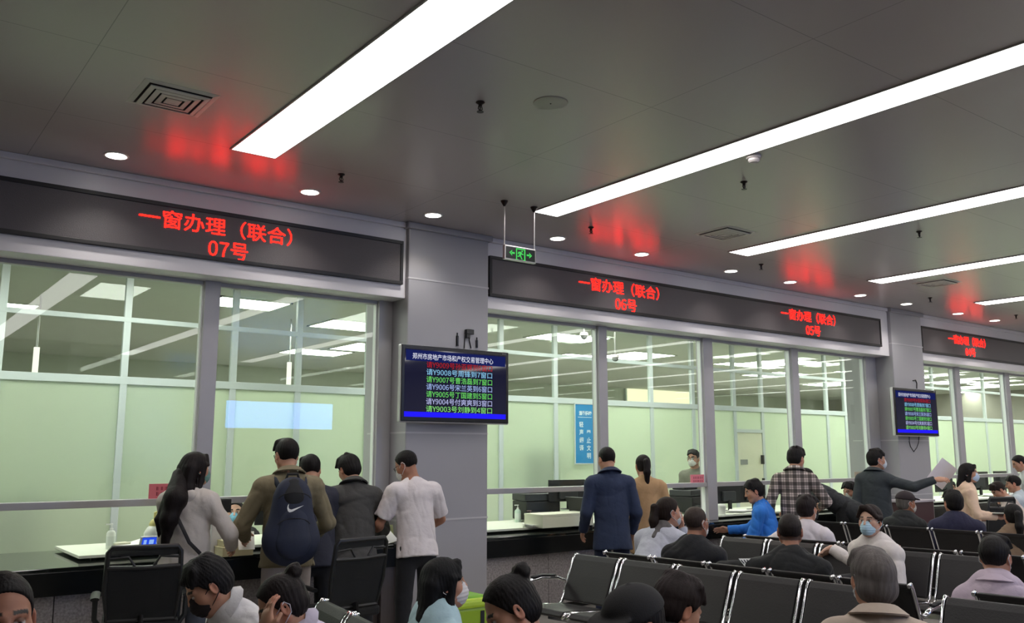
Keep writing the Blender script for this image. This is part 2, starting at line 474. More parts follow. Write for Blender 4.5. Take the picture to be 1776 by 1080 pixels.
BL = [(428, 527, 0.95, 0.75, 'bright panel light seen through the upper glass behind the woman with long hair'),
      (612, 565, 1.1, 0.9, 'yellowish panel light seen through the glass left of the call screen, upper one'),
      (548, 611, 1.2, 0.9, 'panel light deep in the back room, lower of the two left of the call screen'),
      (28, 531, 0.5, 0.5, 'small panel light at the far left behind the first window'),
      (985, 586, 1.3, 0.8, 'bright panel light seen through the window under sign 06'),
      (1010, 618, 1.2, 0.5, 'dim panel light under the bright one in the window under sign 06'),
      (1300, 634, 2.0, 0.5, 'long panel light seen through the upper glass between signs 06 and 05'),
      (1325, 648, 1.2, 0.4, 'deepest panel light seen between signs 06 and 05'),
      (1400, 629, 1.0, 0.6, 'panel light seen through the glass straight below sign 05'),
      (1675, 680, 1.2, 0.5, 'lower panel light behind the window under sign 04'),
      (1712, 667, 1.6, 0.5, 'upper panel light behind the window under sign 04')]
for u, v, w, d, lab in BL:
    p = pt(u, v, Z=3.59)
    panel_light(p[0], min(p[1], 19.3), w, d, 0, lab, m=BM_)
for x, y in ((-2, 13), (8, 15), (13, 13), (16.5, 12.5), (19, 14), (20, 12), (22.5, 12.5), (23, 15), (25, 12.5), (27.5, 13)):  # panels added to brighten the back room, chiefly its right end
    panel_light(x, y, 1.2, 1.2, 0, 'extra panel light added to brighten the back room', m=BM_)

# ------------------------------------------------------------------ ceiling fittings
def vent(u, v, lab, s=0.45):
    p = pt(u, v, Z=ZC)
    t = thing('air_vent', (p[0], p[1], ZC), lab, 'air vent', 'square ceiling air vents')
    mf = mat('vent_enamel', (196, 192, 188), rough=0.45); x, y = p[0], p[1]
    MB().bb((x - s / 2 + 0.02, y - s / 2 + 0.02, ZC - 0.002), (x + s / 2 - 0.02, y + s / 2 - 0.02, ZC - 0.0005)).build('duct_shade', mat('vent_shade', (22, 20, 20), rough=0.9), t)  # flat dark sheet stands in for the shade above the louvres
    for k in range(5):
        a = s / 2 * (1 - 0.2 * k); b = a - (0.034 if k == 0 else 0.030); z0 = ZC - 0.004 - 0.002 * k; z1 = ZC - 0.022 - 0.001 * k
        f = MB(); V = []
        for r, z in ((a, z0 + (0.003 if k == 0 else -0.012)), (b, z1 if k else z0 - 0.004)):
            V += [(x - r, y - r, z), (x + r, y - r, z), (x + r, y + r, z), (x - r, y + r, z)]
        V += [(q[0], q[1], q[2] + 0.004) for q in V]
        F = []
        for i in range(4):
            j = (i + 1) % 4; F += [(i, j, j + 4, i + 4), (i + 8, i + 12, j + 12, j + 8), (i, i + 8, j + 8, j), (i + 4, j + 4, j + 12, i + 12)]
        f.add(V, F); f.build('frame' if k == 0 else 'louvre', mf, t)
    MB().box((x, y, ZC - 0.022), (0.07, 0.07, 0.006)).build('centre_plate', mf, t)
vent(300, 171, 'square louvred air vent above the first red ceiling glow')
vent(1257, 404, 'square louvred air vent between the second and third strip lights')
vent(1625, 490, 'square louvred air vent beside the fourth strip light, farthest of three')

M_SPR = mat('sprinkler_bronze', (44, 38, 36), rough=0.4, metal=0.7)
def sprinkler(u, v, lab):
    p = pt(u, v - 6, Z=ZC); x, y = p[0], p[1]
    t = thing('sprinkler', (x, y, ZC), lab, 'sprinkler', 'pendent sprinklers in the hall ceiling')
    MB().lathe([(0.028, 0), (0.030, -0.004), (0.020, -0.012), (0.014, -0.016)], (x, y, ZC), 20).build('escutcheon', M_SPR, t, smooth='auto')
    m = MB().cyl((x, y, ZC - 0.012), (x, y, ZC - 0.032), 0.012); m.tube([(x - 0.012, y, ZC - 0.03), (x - 0.016, y, ZC - 0.045), (x, y, ZC - 0.062)], 0.0035)
    m.tube([(x + 0.012, y, ZC - 0.03), (x + 0.016, y, ZC - 0.045), (x, y, ZC - 0.062)], 0.0035); m.cyl((x, y, ZC - 0.032), (x, y, ZC - 0.06), 0.004)
    m.build('body', M_SPR, t)
    MB().lathe([(0.004, -0.06), (0.022, -0.064), (0.022, -0.067), (0.004, -0.067)], (x, y, ZC), 16).build('deflector', M_SPR, t)
for u, v, lab in ((833, 183, 'pendent sprinkler in front of the round ceiling speaker'), (592, 308, 'pendent sprinkler beside the second downlight'),
                  (1025, 400, 'pendent sprinkler inside the second red ceiling glow'), (1290, 321, 'pendent sprinkler under the smoke detector'),
                  (1320, 464, 'pendent sprinkler below the end of the third strip light'), (1594, 407, 'pendent sprinkler between the third and fourth strip lights'),
                  (1613, 522, 'pendent sprinkler above the far pillar'), (1762, 552, 'pendent sprinkler farthest right')):
    sprinkler(u, v, lab)
p = pt(955, 178, Z=ZC)
t = thing('ceiling_speaker', (p[0], p[1], ZC), 'round flush ceiling speaker grille between the first two strip lights', 'speaker')
MB().lathe([(0.001, -0.004), (0.088, -0.004), (0.09, 0), (0.001, 0)], (p[0], p[1], ZC), 32).build('grille', mat('speaker_grille', (120, 118, 112), rough=0.6, bump=0.5, bscale=400), t)
MB().lathe([(0.09, -0.006), (0.108, -0.005), (0.112, 0), (0.09, 0)], (p[0], p[1], ZC), 32).build('rim', mat('speaker_rim', (150, 146, 140), rough=0.3), t, smooth='auto')
MB().ball((p[0], p[1], ZC - 0.005), 0.006, 8).build('centre_pin', M_SPR, t)
p = pt(1307, 270, Z=ZC)
t = thing('smoke_detector', (p[0], p[1], ZC), 'white round smoke detector beside the second strip light', 'smoke detector')
MB().lathe([(0.055, 0), (0.055, -0.015), (0.05, -0.022), (0.035, -0.022)], (p[0], p[1], ZC), 28).build('base', mat('detector_white', (205, 198, 196), rough=0.5), t, smooth='auto')
MB().lathe([(0.04, -0.022), (0.042, -0.04), (0.03, -0.052), (0.001, -0.054)], (p[0], p[1], ZC), 28).build('chamber', MATS['detector_white'], t, smooth='auto')

# ------------------------------------------------------------------ hanging exit sign
M_STEEL = mat('brushed_steel', (190, 188, 186), rough=0.28, metal=0.9)
yx = 6.1
a, b = pt(874, 424, Y=yx), pt(928, 433, Y=yx)
x0, x1 = a[0], b[0]; zt = a[2]; zb = pt(874, 449, Y=yx)[2]
t = thing('exit_sign', ((x0 + x1) / 2, yx, zb), 'hanging green running man exit sign with arrows both ways', 'exit sign')
MB().bb((x0, yx - 0.012, zb), (x1, yx + 0.02, zt)).build('housing', M_STEEL, t, bevel=0.004)
MB().bb((x0 + 0.012, yx - 0.0135, zb + 0.012), (x1 - 0.012, yx - 0.011, zt - 0.012)).build('panel', mat('exit_panel', (16, 24, 18), rough=0.3), t)
for x in (x0 + 0.004, x1 - 0.01):
    r = MB().cyl((x, yx, zt), (x, yx, ZC - 0.03), 0.006, n=10).build('rod', M_STEEL, t, smooth='auto')
    MB().lathe([(0.008, -0.05), (0.03, -0.012), (0.034, 0), (0.008, 0)], (x, yx, ZC), 18).build('canopy', M_SPR, t, smooth='auto')
g = MB(); W, Hh = x1 - x0, zt - zb; cx_, cz_ = (x0 + x1) / 2, (zt + zb) / 2; yy = yx - 0.0145
def poly(mb, P): mb.prism(P, (cx_, yy, cz_), (Hh, 0, 0), (0, 0, Hh), (0, -0.0012, 0))
for s in (-1, 1):
    poly(g, [(s * 0.52, 0.06), (s * 0.52, -0.06), (s * 0.78, -0.06), (s * 0.78, 0.06)])
    poly(g, [(s * 0.98, 0.0), (s * 0.74, 0.2), (s * 0.74, 0.1), (s * 0.86, 0.0), (s * 0.74, -0.1), (s * 0.74, -0.2)])
for P in ([(-.4, -.38), (-.4, .38), (-.32, .38), (-.32, -.38)], [(.3, -.38), (.3, .38), (.4, .38), (.4, -.38)], [(-.4, .3), (-.4, .38), (.4, .38), (.4, .3)],
          [(.08, .26), (.16, .26), (.18, .18), (.12, .14), (.06, .18)], [(-.2, .14), (.02, .17), (.1, .08), (0, -.06), (-.08, .02), (-.18, .06)],
          [(0, -.04), (.1, .06), (.24, .02), (.22, -.05), (.1, -.02)], [(-.08, .02), (.02, -.08), (.06, -.2), (.16, -.36), (.06, -.36), (-.04, -.18)],
          [(-.1, .02), (-.02, -.06), (-.12, -.2), (-.28, -.22), (-.28, -.15), (-.16, -.13)], [(-.2, .14), (-.26, 0), (-.2, -.04), (-.14, .08)], [(-.42, -.42), (-.42, -.38), (-.2, -.38), (-.2, -.42)], [(.2, -.42), (.2, -.38), (.42, -.38), (.42, -.42)]):
    poly(g, P)
g.build('pictogram', emit('exit_green', (0.09, 0.75, 0.14), 0.9, linear=True), t)

# ------------------------------------------------------------------ LED window signs
M_LEDF = mat('led_face', (86, 80, 82), rough=0.42, var=0.05, vscale=3, bump=0.35, bscale=260)
M_LEDH = mat('led_housing', (30, 27, 27), rough=0.5)
M_RED = emit('led_red', (1.0, 0.0035, 0.002), 16.0, linear=True)
def led_sign(x0, x1, texts, label):
    t = thing('led_sign', ((x0 + x1) / 2, 7.27, 3.205), label, 'LED sign', 'LED signs over the service windows')
    h = MB()
    for lo, hi in (((x0, 7.262, 3.205), (x1, 7.30, 3.238)), ((x0, 7.262, 3.597), (x1, 7.30, 3.63)), ((x0, 7.262, 3.238), (x0 + 0.03, 7.30, 3.597)), ((x1 - 0.03, 7.262, 3.238), (x1, 7.30, 3.597))):
        h.bb(lo, hi)
    h.build('housing', M_LEDH, t, bevel=0.004)
    MB().bb((x0 + 0.03, 7.272, 3.238), (x1 - 0.03, 7.298, 3.597)).build('display_face', M_LEDF, t)
    for xa, xb, num in texts:
        m = MB(); c = (xa + xb) / 2
        put_text(m, '一窗办理（联合）', (c, 7.269, 3.495), (1, 0, 0), (0, 0, 1), w=xb - xa, h=0.152, weight=0.0)
        put_text(m, num + '号', (c + 0.085, 7.269, 3.305), (1, 0, 0), (0, 0, 1), w=0.335, h=0.145, weight=0.0)
        m.build('lettering', M_RED, t)
led_sign(-3.9, 4.19, [(1.77, 3.06, '07')], 'dark LED sign with red characters reading window 07')
led_sign(5.21, 12.52, [(6.43, 7.70, '06'), (10.07, 11.33, '05')], 'dark LED sign with red characters for windows 06 and 05')
led_sign(13.70, 21.1, [(14.56, 15.83, '04')], 'dark LED sign beyond the far pillar reading window 04')

# ------------------------------------------------------------------ call screens on the pillars
M_BEZ = mat('screen_bezel', (14, 14, 16), rough=0.25)
M_SILV = mat('screen_silver_edge', (196, 194, 196), rough=0.3, metal=0.6)
M_SCR = emit('screen_backlight', (16, 18, 34), 1.0)
def screen_face():
    m = bpy.data.materials.new('screen_glass'); m.use_nodes = True; b = m.node_tree.nodes['Principled BSDF']
    b.inputs['Base Color'].default_value = (0.004, 0.004, 0.008, 1); b.inputs['Roughness'].default_value = 0.04
    b.inputs['Emission Color'].default_value = (*srgb(24, 26, 52), 1); b.inputs['Emission Strength'].default_value = 0.7
    return m
M_SCREEN = screen_face()
LINES = [('请Y9009号孙亚辉到6窗口', (190, 30, 40)), ('请Y9008号周锋到7窗口', (150, 215, 255)), ('请Y9007号曹浩磊到7窗口', (120, 235, 110)), ('请Y9006号宋兰英到6窗口', (175, 200, 255)),
         ('请Y9005号丁国建到5窗口', (120, 235, 110)), ('请Y9004号付爽爽到3窗口', (200, 205, 255)), ('请Y9003号刘静到4窗口', (150, 245, 130))]
def call_screen(cx, y, zc, label, roll=0.0, w=1.24, h=0.72):
    t = thing('call_screen', (cx, y, zc), label, 'screen', 'queue call screens on the pillars')
    x0, x1, z0, z1 = cx - w / 2, cx + w / 2, zc - h / 2, zc + h / 2
    MB().bb((x0, y, z0), (x1, y + 0.05, z1)).build('case', M_SILV, t, bevel=0.012)
    MB().bb((x0 + 0.008, y - 0.008, z0 + 0.012), (x1 - 0.008, y + 0.004, z1 - 0.004)).build('bezel', M_BEZ, t, bevel=0.006)
    s = MB().bb((x0 + 0.04, y - 0.010, z0 + 0.05), (x1 - 0.04, y - 0.006, z1 - 0.04)).build('screen', M_SCREEN, t)
    MB().bb((cx - 0.2, y + 0.05, zc - 0.15), (cx + 0.2, 7.25, zc + 0.15)).build('wall_bracket', M_BEZ, t)
    yf = y - 0.0105
    MB().bb((x0 + 0.04, yf - 0.0006, z0 + 0.052), (x1 - 0.045, yf, z0 + 0.10)).build('blue_bar', emit('screen_blue', (38, 30, 255), 1.0), s)
    MB().bb((x0 + 0.05, yf - 0.0003, z1 - 0.15), (x1 - 0.05, yf, z1 - 0.05)).build('title_bar', emit('screen_title', (26, 34, 92), 0.9), s)
    m = MB(); put_text(m, '郑州市房地产市场和产权交易管理中心', (cx - 0.04, yf - 0.001, z1 - 0.105), (1, 0, 0), (0, 0, 1), w=0.92, h=0.058, weight=0.0)
    m.build('title', emit('screen_white', (235, 238, 255), 1.0), s)
    for k, (txt, c) in enumerate(LINES):
        m = MB(); n = len(txt)
        put_text(m, txt, (cx + 0.03, yf - 0.001, z1 - 0.178 - k * 0.0685), (1, 0, 0), (0, 0, 1), w=0.755 if n > 12 else 0.69, h=0.06, weight=0.0)
        m.build('text_line', emit('screen_row_%d' % k, c, 0.9), s)
    m = MB(); put_text(m, 'Konka', (x1 - 0.06, y - 0.0085, z1 - 0.022), (1, 0, 0), (0, 0, 1), w=0.045)
    m.build('maker_mark', mat('mark_grey', (190, 190, 195), rough=0.4), t)
    return t
call_screen(4.70, 7.09, 2.255, 'large queue call screen on the left pillar, rows of coloured text')
call_screen(13.05, 7.09, 2.225, 'smaller looking queue call screen on the far pillar')
# receiver box, aerials and cable above the first screen
yy = 7.245
def px(u, v, y=yy): return pt(u, v, Y=y)
t = thing('wireless_receiver', px(812, 604) * [1, 1, 1], 'black receiver with two stub aerials above the left call screen', 'receiver')
a = px(793, 600); b = px(794, 577); m = MB(); m.cyl(a, (a[0], a[1], b[2] - 0.03), 0.014); m.cyl((a[0], a[1], b[2] - 0.03), (a[0], a[1], b[2]), 0.007); m.build('aerial', M_BEZ, t)
a = px(827, 603); b = px(828, 585); m = MB(); m.cyl(a, (a[0], a[1], b[2] - 0.03), 0.013); m.cyl((a[0], a[1], b[2] - 0.03), (a[0], a[1], b[2]), 0.006); m.build('aerial', M_BEZ, t)
m = MB(); a = px(812, 576); m.box((a[0], yy - 0.02, a[2]), (0.085, 0.05, 0.05)); m.box((a[0] - 0.02, yy - 0.02, a[2] - 0.04), (0.04, 0.04, 0.05)); m.build('plug_adapter', M_BEZ, t, bevel=0.006)
for du in (-3, 5):
    MB().tube([px(810 + du, 580), px(810 + du - 1, 590), px(810 + du + (-2 if du < 0 else 2), 604)], 0.005).build('cable', M_BEZ, t)
t = thing('cable_loop', px(1586, 760), 'thin black cable loop hanging under the far call screen', 'cable')
MB().tube([px(*q) for q in ((1577, 757), (1577, 766), (1579, 774), (1585, 783), (1590, 776), (1593, 768), (1594, 757))], 0.006).build('loop', M_BEZ, t)
t = thing('cable_loop', px(1591, 660), 'short bent black conduit above the far call screen', 'cable')
MB().tube([px(*q) for q in ((1583, 660), (1588, 659), (1590, 664), (1590, 674))], 0.008).build('loop', M_BEZ, t)

# ------------------------------------------------------------------ notices
def plate(name, o, u, v, w, h, th, m, label, cat, group=None):
    """thin board centred on o; u, v its unit vectors, thickness to the front"""
    u, v = np.array(u, float), np.array(v, float); n = np.cross(u, v)
    q = MB().prism([(-w / 2, -h / 2), (w / 2, -h / 2), (w / 2, h / 2), (-w / 2, h / 2)], o, u, v, n * th)
    t = thing(name, o, label, cat, group)
    q.build('board', m, t)
    return t
o = np.array([9.15, YI - 0.04, 1.91])
t = plate('notice_board', o, (1, 0, 0), (0, 0, 1), 0.40, 0.90, 0.012, mat('notice_blue', (52, 142, 198), rough=0.4), 'tall blue notice with white vertical characters behind the window', 'notice')
f = MB()
for lo, hi in (((-.2, -.46), (.2, -.445)), ((-.2, .445), (.2, .46)), ((-.21, -.46), (-.196, .46)), ((.196, -.46), (.21, .46))):
    f.bb((o[0] + lo[0], o[1] - 0.02, o[2] + lo[1]), (o[0] + hi[0], o[1], o[2] + hi[1]))
f.build('frame', M_PART, t)
m = MB(); put_text(m, '温馨提示', o + [0.01, -0.014, 0.31], (1, 0, 0), (0, 0, 1), w=0.26, weight=0.02)
m.bb(o + [-0.14, -0.0145, 0.245], o + [0.14, -0.0135, 0.252])
for k, ch in enumerate('轻声细语'): put_text(m, ch, o + [-0.075, -0.014, 0.14 - 0.118 * k], (1, 0, 0), (0, 0, 1), h=0.085, weight=0.008)
for k, ch in enumerate('举止文明'): put_text(m, ch, o + [0.075, -0.014, 0.02 - 0.118 * k], (1, 0, 0), (0, 0, 1), h=0.085, weight=0.008)
m.build('lettering', mat('notice_white', (225, 245, 250), rough=0.5), t)
def desk_notice(u, v, w, h, c, lab):
    q = pt(u, v, Y=7.59)
    t = plate('window_notice', q, (1, 0, 0), (0, 0, 1), w, h, 0.006, mat('notice_pink_%d' % c[1], c, rough=0.6), lab, 'notice', 'small notices stuck above the service rail')
    m = MB()
    for r in range(2):
        for k in range(6):
            x = q[0] + (k - 2.5) * w * 0.11; z = q[2] + (0.5 - r) * h * 0.36
            for j in range(3): m.bb((x - w * .035, q[1] - 0.0075, z - h * .1 + j * h * .08), (x + w * .035, q[1] - 0.0065, z - h * .1 + j * h * .08 + h * .03))
            m.bb((x - w * .008 + (k % 3 - 1) * w * .02, q[1] - 0.0076, z - h * .12), (x + w * .008 + (k % 3 - 1) * w * .02, q[1] - 0.0066, z + h * .12))
    m.build('printed_rows', mat('notice_ink', (130, 30, 50), rough=0.6), t)
desk_notice(291, 851, 0.30, 0.118, (214, 112, 122), 'pink notice on the glass behind the woman with long hair')
desk_notice(1210, 831, 0.27, 0.118, (226, 130, 140), 'pink notice in front of the clerk in the grey jumper')
desk_notice(1491, 825, 0.27, 0.12, (176, 162, 140), 'beige notice on the glass left of the man holding out papers')

# screen on the rear wall: it shows as the blue patch mirrored in the first window
t = thing('hall_display', (9.2, YB + 0.1, 2.58), 'wide light blue display on the rear wall, mirrored in the first window', 'screen')
MB().bb((7.7, YB + 0.01, 2.2), (10.7, YB + 0.09, 2.96)).build('case', M_BEZ, t)
MB().bb((7.75, YB + 0.09, 2.24), (10.65, YB + 0.1, 2.92)).build('screen', emit('hall_display_blue', (110, 165, 255), 19.0), t)

# things seen through the glass: cabinets behind the frosted panes, dome cameras, glowing tubes added for upright bright edges
def tall_cabinet(u0, v0, u1, label, c):
    a, b = pt(u0, v0, Y=10.5), pt(u1, v0, Y=10.5); x0, x1, z = a[0], b[0], a[2]
    t = thing('filing_cabinet', ((x0 + x1) / 2, 10.7, 0), label, 'cabinet')
    m = mat('cabinet_%d' % c[0], c, rough=0.5)
    MB().bb((x0, 10.42, 0), (x1, 10.9, z)).build('body', m, t, bevel=0.006)
    n = 3
    for k in range(n):
        w = (x1 - x0) / n; d = MB().bb((x0 + k * w + .01, 10.9, .06), (x0 + (k + 1) * w - .01, 10.915, z - .02)).build('door', m, t)
        MB().bb((x0 + k * w + .05, 10.915, z * .55), (x0 + k * w + .065, 10.935, z * .65)).build('handle', M_BEZ, d)
tall_cabinet(893, 771, 962, 'teal cabinet showing as a dim patch through the frosted glass of window 06', (84, 128, 120))
tall_cabinet(-40, 846, 92, 'low dark cabinet showing as a blurred patch behind the first window', (70, 96, 84))
def dome_camera(u, v, label):
    p = pt(u, v, Y=9.2); t = thing('dome_camera', (p[0], p[1], 3.6), label, 'camera', 'dome cameras behind the glass')
    MB().cyl((p[0], p[1], p[2] + .04), (p[0], p[1], 3.6), .012).build('rod', M_STEEL, t)
    MB().lathe([(.001, .05), (.05, .045), (.06, .02), (.06, .0), (.055, .0)], p, 20).build('housing', MATS['detector_white'], t, smooth='auto')
    MB().ball(p + [0, 0, -.005], .05, 10).build('dome', mat('camera_dome', (150, 152, 150), rough=.2), t, smooth='auto')
dome_camera(1067, 620, 'pale dome camera hanging behind the window under sign 06')
dome_camera(1013, 582, 'dome camera near the bright panel light left of another camera')
def bright_edge(u, v0, v1, label):
    a, b = pt(u, v0, Y=12.5), pt(u, v1, Y=12.5); t = thing('bright_edge', (a[0], 12.5, b[2]), label, 'lamp', 'glowing tubes added for upright bright edges')
    MB().cyl((a[0], 12.5, b[2]), (a[0], 12.5, a[2]), .035).build('tube', emit('tube_glow', (255, 252, 235), 1.6), t)
    MB().cyl((a[0], 12.5, a[2]), (a[0], 12.5, 3.6), .012).build('rod', M_STEEL, t)
    MB().cyl((a[0], 12.5, 0), (a[0], 12.5, b[2]), .02).build('stand', M_STEEL, t)
bright_edge(64, 602, 652, 'glowing tube added for an upright bright edge in the first upper pane')
bright_edge(502, 628, 668, 'short glowing tube added for a bright edge left of the call screen')
# ================================================================== furniture and fittings
M_CHROME = mat('chrome', (225, 225, 228), rough=0.12, metal=1.0)
M_LEATHER = mat('black_leather', (33, 31, 32), rough=0.46, spec=0.35, var=0.08, vscale=6, bump=0.12, bscale=90)
M_BLACKP = mat('black_plastic', (26, 26, 28), rough=0.45)
M_DARKP = mat('charcoal_plastic', (48, 50, 52), rough=0.5)

# ---- service counters
M_GRAN = mat('black_granite_top', (20, 24, 22), rough=0.07, spec=0.9, var=0.2, vscale=60)
M_APRON = mat('black_granite_apron', (16, 18, 18), rough=0.22, spec=0.4, var=0.2, vscale=50)
M_STONE = mat('grey_granite_base', (150, 143, 143), rough=0.55, var=0.35, vscale=55)
M_WOOD = mat('brown_wood_panel', (58, 48, 46), rough=0.5, var=0.25, vscale=5, stretch=(14, 14, 1))
def counter(x0, x1, label, wood=None):
    t = thing('service_counter', ((x0 + x1) / 2, 7.8, 0), label, 'counter', 'service counters under the windows')
    MB().bb((x0, 7.34, CT - 0.03), (x1, 8.66, CT)).build('top', M_GRAN, t, bevel=0.005)
    MB().bb((x0, 7.345, 0.59), (x1, 7.39, CT - 0.03)).build('apron', M_APRON, t, bevel=0.004)
    xw = wood if wood else x1
    b = MB(); x = x0
    while x < xw - 0.02:
        e = min(x + 0.9, xw); b.bb((x + 0.003, 7.42, 0.06), (e - 0.003, 7.48, 0.59)); x = e
    b.bb((x0, 7.46, 0.0), (x1, 8.2, 0.59)); b.build('base', M_STONE, t, bevel=0.002)
    if wood:
        MB().bb((wood, 7.40, 0), (x1 - 0.16, 7.46, 0.59)).build('cabinet_door', M_WOOD, t, bevel=0.003)
        MB().bb((x1 - 0.155, 7.36, 0), (x1, 7.46, 0.59)).build('end_post', mat('grey_wood_post', (84, 76, 76), rough=0.5, var=0.1, stretch=(10, 10, 1)), t, bevel=0.003)
    MB().bb((x0, 7.44, 0), (x1, 7.47, 0.06)).build('plinth', M_APRON, t)
counter(-4.0, 4.235, 'black stone service counter under the window 07 sign, brown wooden end', wood=3.62)
counter(5.19, 12.765, 'black stone service counter under signs 06 and 05 on a grey granite base')
counter(13.68, 21.1, 'black stone service counter beyond the far pillar under sign 04')

# ---- clerks' desks: pale boards standing on the inner counter edge
M_DESK = mat('pale_desk_board', (226, 232, 214), rough=0.4)
def desk(x0, x1, label, y0=7.68, y1=8.62):
    t = thing('clerk_desk', ((x0 + x1) / 2, (y0 + y1) / 2, CT), label, 'desk', 'pale desks behind the glass')
    MB().bb((x0, y0, 0.808), (x1, y1, 0.832)).build('desk_top', M_DESK, t, bevel=0.004)
    for x in (x0 + 0.1, x1 - 0.13):
        for y in (y0 + 0.06, y1 - 0.1): MB().bb((x, y, CT), (x + 0.04, y + 0.04, 0.808)).build('foot', M_BLACKP, t)
    return 0.832
ZD = 0.832
desk(1.60, 4.0, 'pale desk board behind the window with sign 07')
desk(5.3, 8.72, 'pale desk board behind the window with sign 06')
desk(8.95, 12.4, 'pale desk board behind the window with sign 05')
desk(14.0, 20.4, 'pale desk board behind the window with sign 04')

# ---- desk equipment (X, Y on the desk boards)
def on(u, v, z=ZD): return pt(u, v, Z=z)
def onY(u, Y, z=ZD):
    p = pt(u, 880, Y=Y); p[2] = z; return p
def monitor(x, y, yaw, label, w=0.52, h=0.31, zc=None):
    t = thing('monitor', (0, 0, 0), label, 'monitor', 'computer monitors of the clerks')
    MB().box((0, 0, 0.27), (w, 0.03, h)).build('screen_case', M_BLACKP, t, bevel=0.006)
    MB().box((0, 0.03, 0.24), (w * 0.5, 0.04, h * 0.55)).build('back_cover', M_DARKP, t, bevel=0.012)
    MB().box((0, -0.0155, 0.275), (w - 0.03, 0.002, h - 0.035)).build('screen', mat('screen_off_glow', (60, 75, 90), rough=0.2), t)
    MB().box((0, 0.045, 0.09), (0.05, 0.03, 0.18)).build('stand', M_BLACKP, t)
    MB().lathe([(0.1, 0), (0.1, 0.008), (0.03, 0.016), (0.001, 0.016)], (0, 0.04, 0)).build('foot', M_BLACKP, t)
    t.location = (x, y, ZD); t.rotation_euler = (0, 0, yaw); return t
def printer(x, y, yaw, label, s=1.0):
    t = thing('printer', (0, 0, 0), label, 'printer', 'black printers of the clerks')
    MB().box((0, 0, 0.12 * s), (0.42 * s, 0.36 * s, 0.2 * s)).build('body', M_BLACKP, t, bevel=0.012)
    MB().box((0, 0.01, 0.265 * s), (0.43 * s, 0.34 * s, 0.08 * s)).build('scanner_lid', M_DARKP, t, bevel=0.012)
    MB().box((-0.02, 0.06, 0.325 * s), (0.3 * s, 0.2 * s, 0.035 * s)).build('feeder', M_BLACKP, t, bevel=0.01)
    MB().box((-0.04, -0.19 * s, 0.1 * s), (0.28 * s, 0.06 * s, 0.03 * s)).build('paper_tray', M_DARKP, t)
    MB().box((-0.1, -0.182 * s, 0.05 * s), (0.14 * s, 0.004, 0.05 * s)).build('label', mat('pale_label', (210, 214, 208)), t)
    f = MB()
    for a in (-1, 1):
        for b in (-1, 1): f.box((a * .17 * s, b * .14 * s, 0.01), (0.04, 0.04, 0.02))
    f.build('foot', M_BLACKP, t)
    t.location = (x, y, ZD); t.rotation_euler = (0, 0, yaw)
def pump_bottle(p, label, h=0.2, c=(228, 236, 226), pump=(240, 244, 240), r=0.036):
    t = thing('pump_bottle', p, label, 'bottle')
    MB().lathe([(r * .95, 0), (r, 0.01), (r, h * .62), (r * .7, h * .7), (r * .35, h * .73), (0.001, h * .73)], p, 20).build('bottle', mat('bottle_%d_%d' % (c[0], c[2]), c, rough=0.3), t, smooth='auto')
    m = MB().lathe([(r * .4, h * .73), (r * .4, h * .8), (r * .15, h * .82), (r * .12, h * .95), (0.001, h * .95)], p, 14)
    m.box((p[0] - r * .5, p[1], p[2] + h * .96), (r * 1.5, r * .4, h * .05)); m.build('pump', mat('pump_%d_%d' % (pump[0], pump[2]), pump, rough=0.4), t)
    if h > 0.15: MB().lathe([(r + .0006, h * .15), (r + .0006, h * .5)], p, 20).build('label', mat('bottle_label', (214, 224, 216), rough=0.5), t)
def sheets(p, n, label, yaw=0.2, w=0.21, l=0.297, name='paper_stack', c=(236, 238, 232), cat='papers', sp=0.012):
    t = thing(name, p, label, cat)
    for k in range(n):
        m = MB(); a = yaw + (k * 1.7 % 1 - .5) * 0.5; R = Matrix.Rotation(a, 3, 'Z')
        V = []; nx = 6
        for i in range(nx + 1):
            for j in (0, 1):
                x = (i / nx - .5) * l; z = 0.003 + 0.006 * k + sp * max(0, (i / nx - .6)) ** 1.0 * (k % 3)
                q = R @ Vector((x, (j - .5) * w, 0)); V.append((p[0] + q.x, p[1] + q.y, p[2] + z))
        V += [(a_, b_, c_ + 0.0015) for a_, b_, c_ in V]; o = 2 * (nx + 1)
        F = []
        for i in range(nx):
            q = [2 * i, 2 * i + 1, 2 * i + 3, 2 * i + 2]; F += [tuple(q[::-1]), tuple(e + o for e in q)]
            F += [(2 * i, 2 * i + 2, 2 * i + 2 + o, 2 * i + o), (2 * i + 1, 2 * i + 1 + o, 2 * i + 3 + o, 2 * i + 3)]
        F += [(0, o, o + 1, 1), (2 * nx, 2 * nx + 1, 2 * nx + 1 + o, 2 * nx + o)]
        m.add(V, F).build('sheet', mat('paper_%d' % c[0], c, rough=0.7), t)
    return t
def crate(p, size, label, c, name='box', cat='box', yaw=0.0):
    t = thing(name, p, label, cat); w, d, h = size; R = Matrix.Rotation(yaw, 3, 'Z'); mm = mat('box_%d_%d_%d' % c, c, rough=0.55)
    MB().box((p[0], p[1], p[2] + h * .42), (w, d, h * .84), R).build('body', mm, t, bevel=0.003)
    MB().box((p[0], p[1], p[2] + h * .92), (w + .004, d + .004, h * .16), R).build('lid', mm, t, bevel=0.003)
    return t

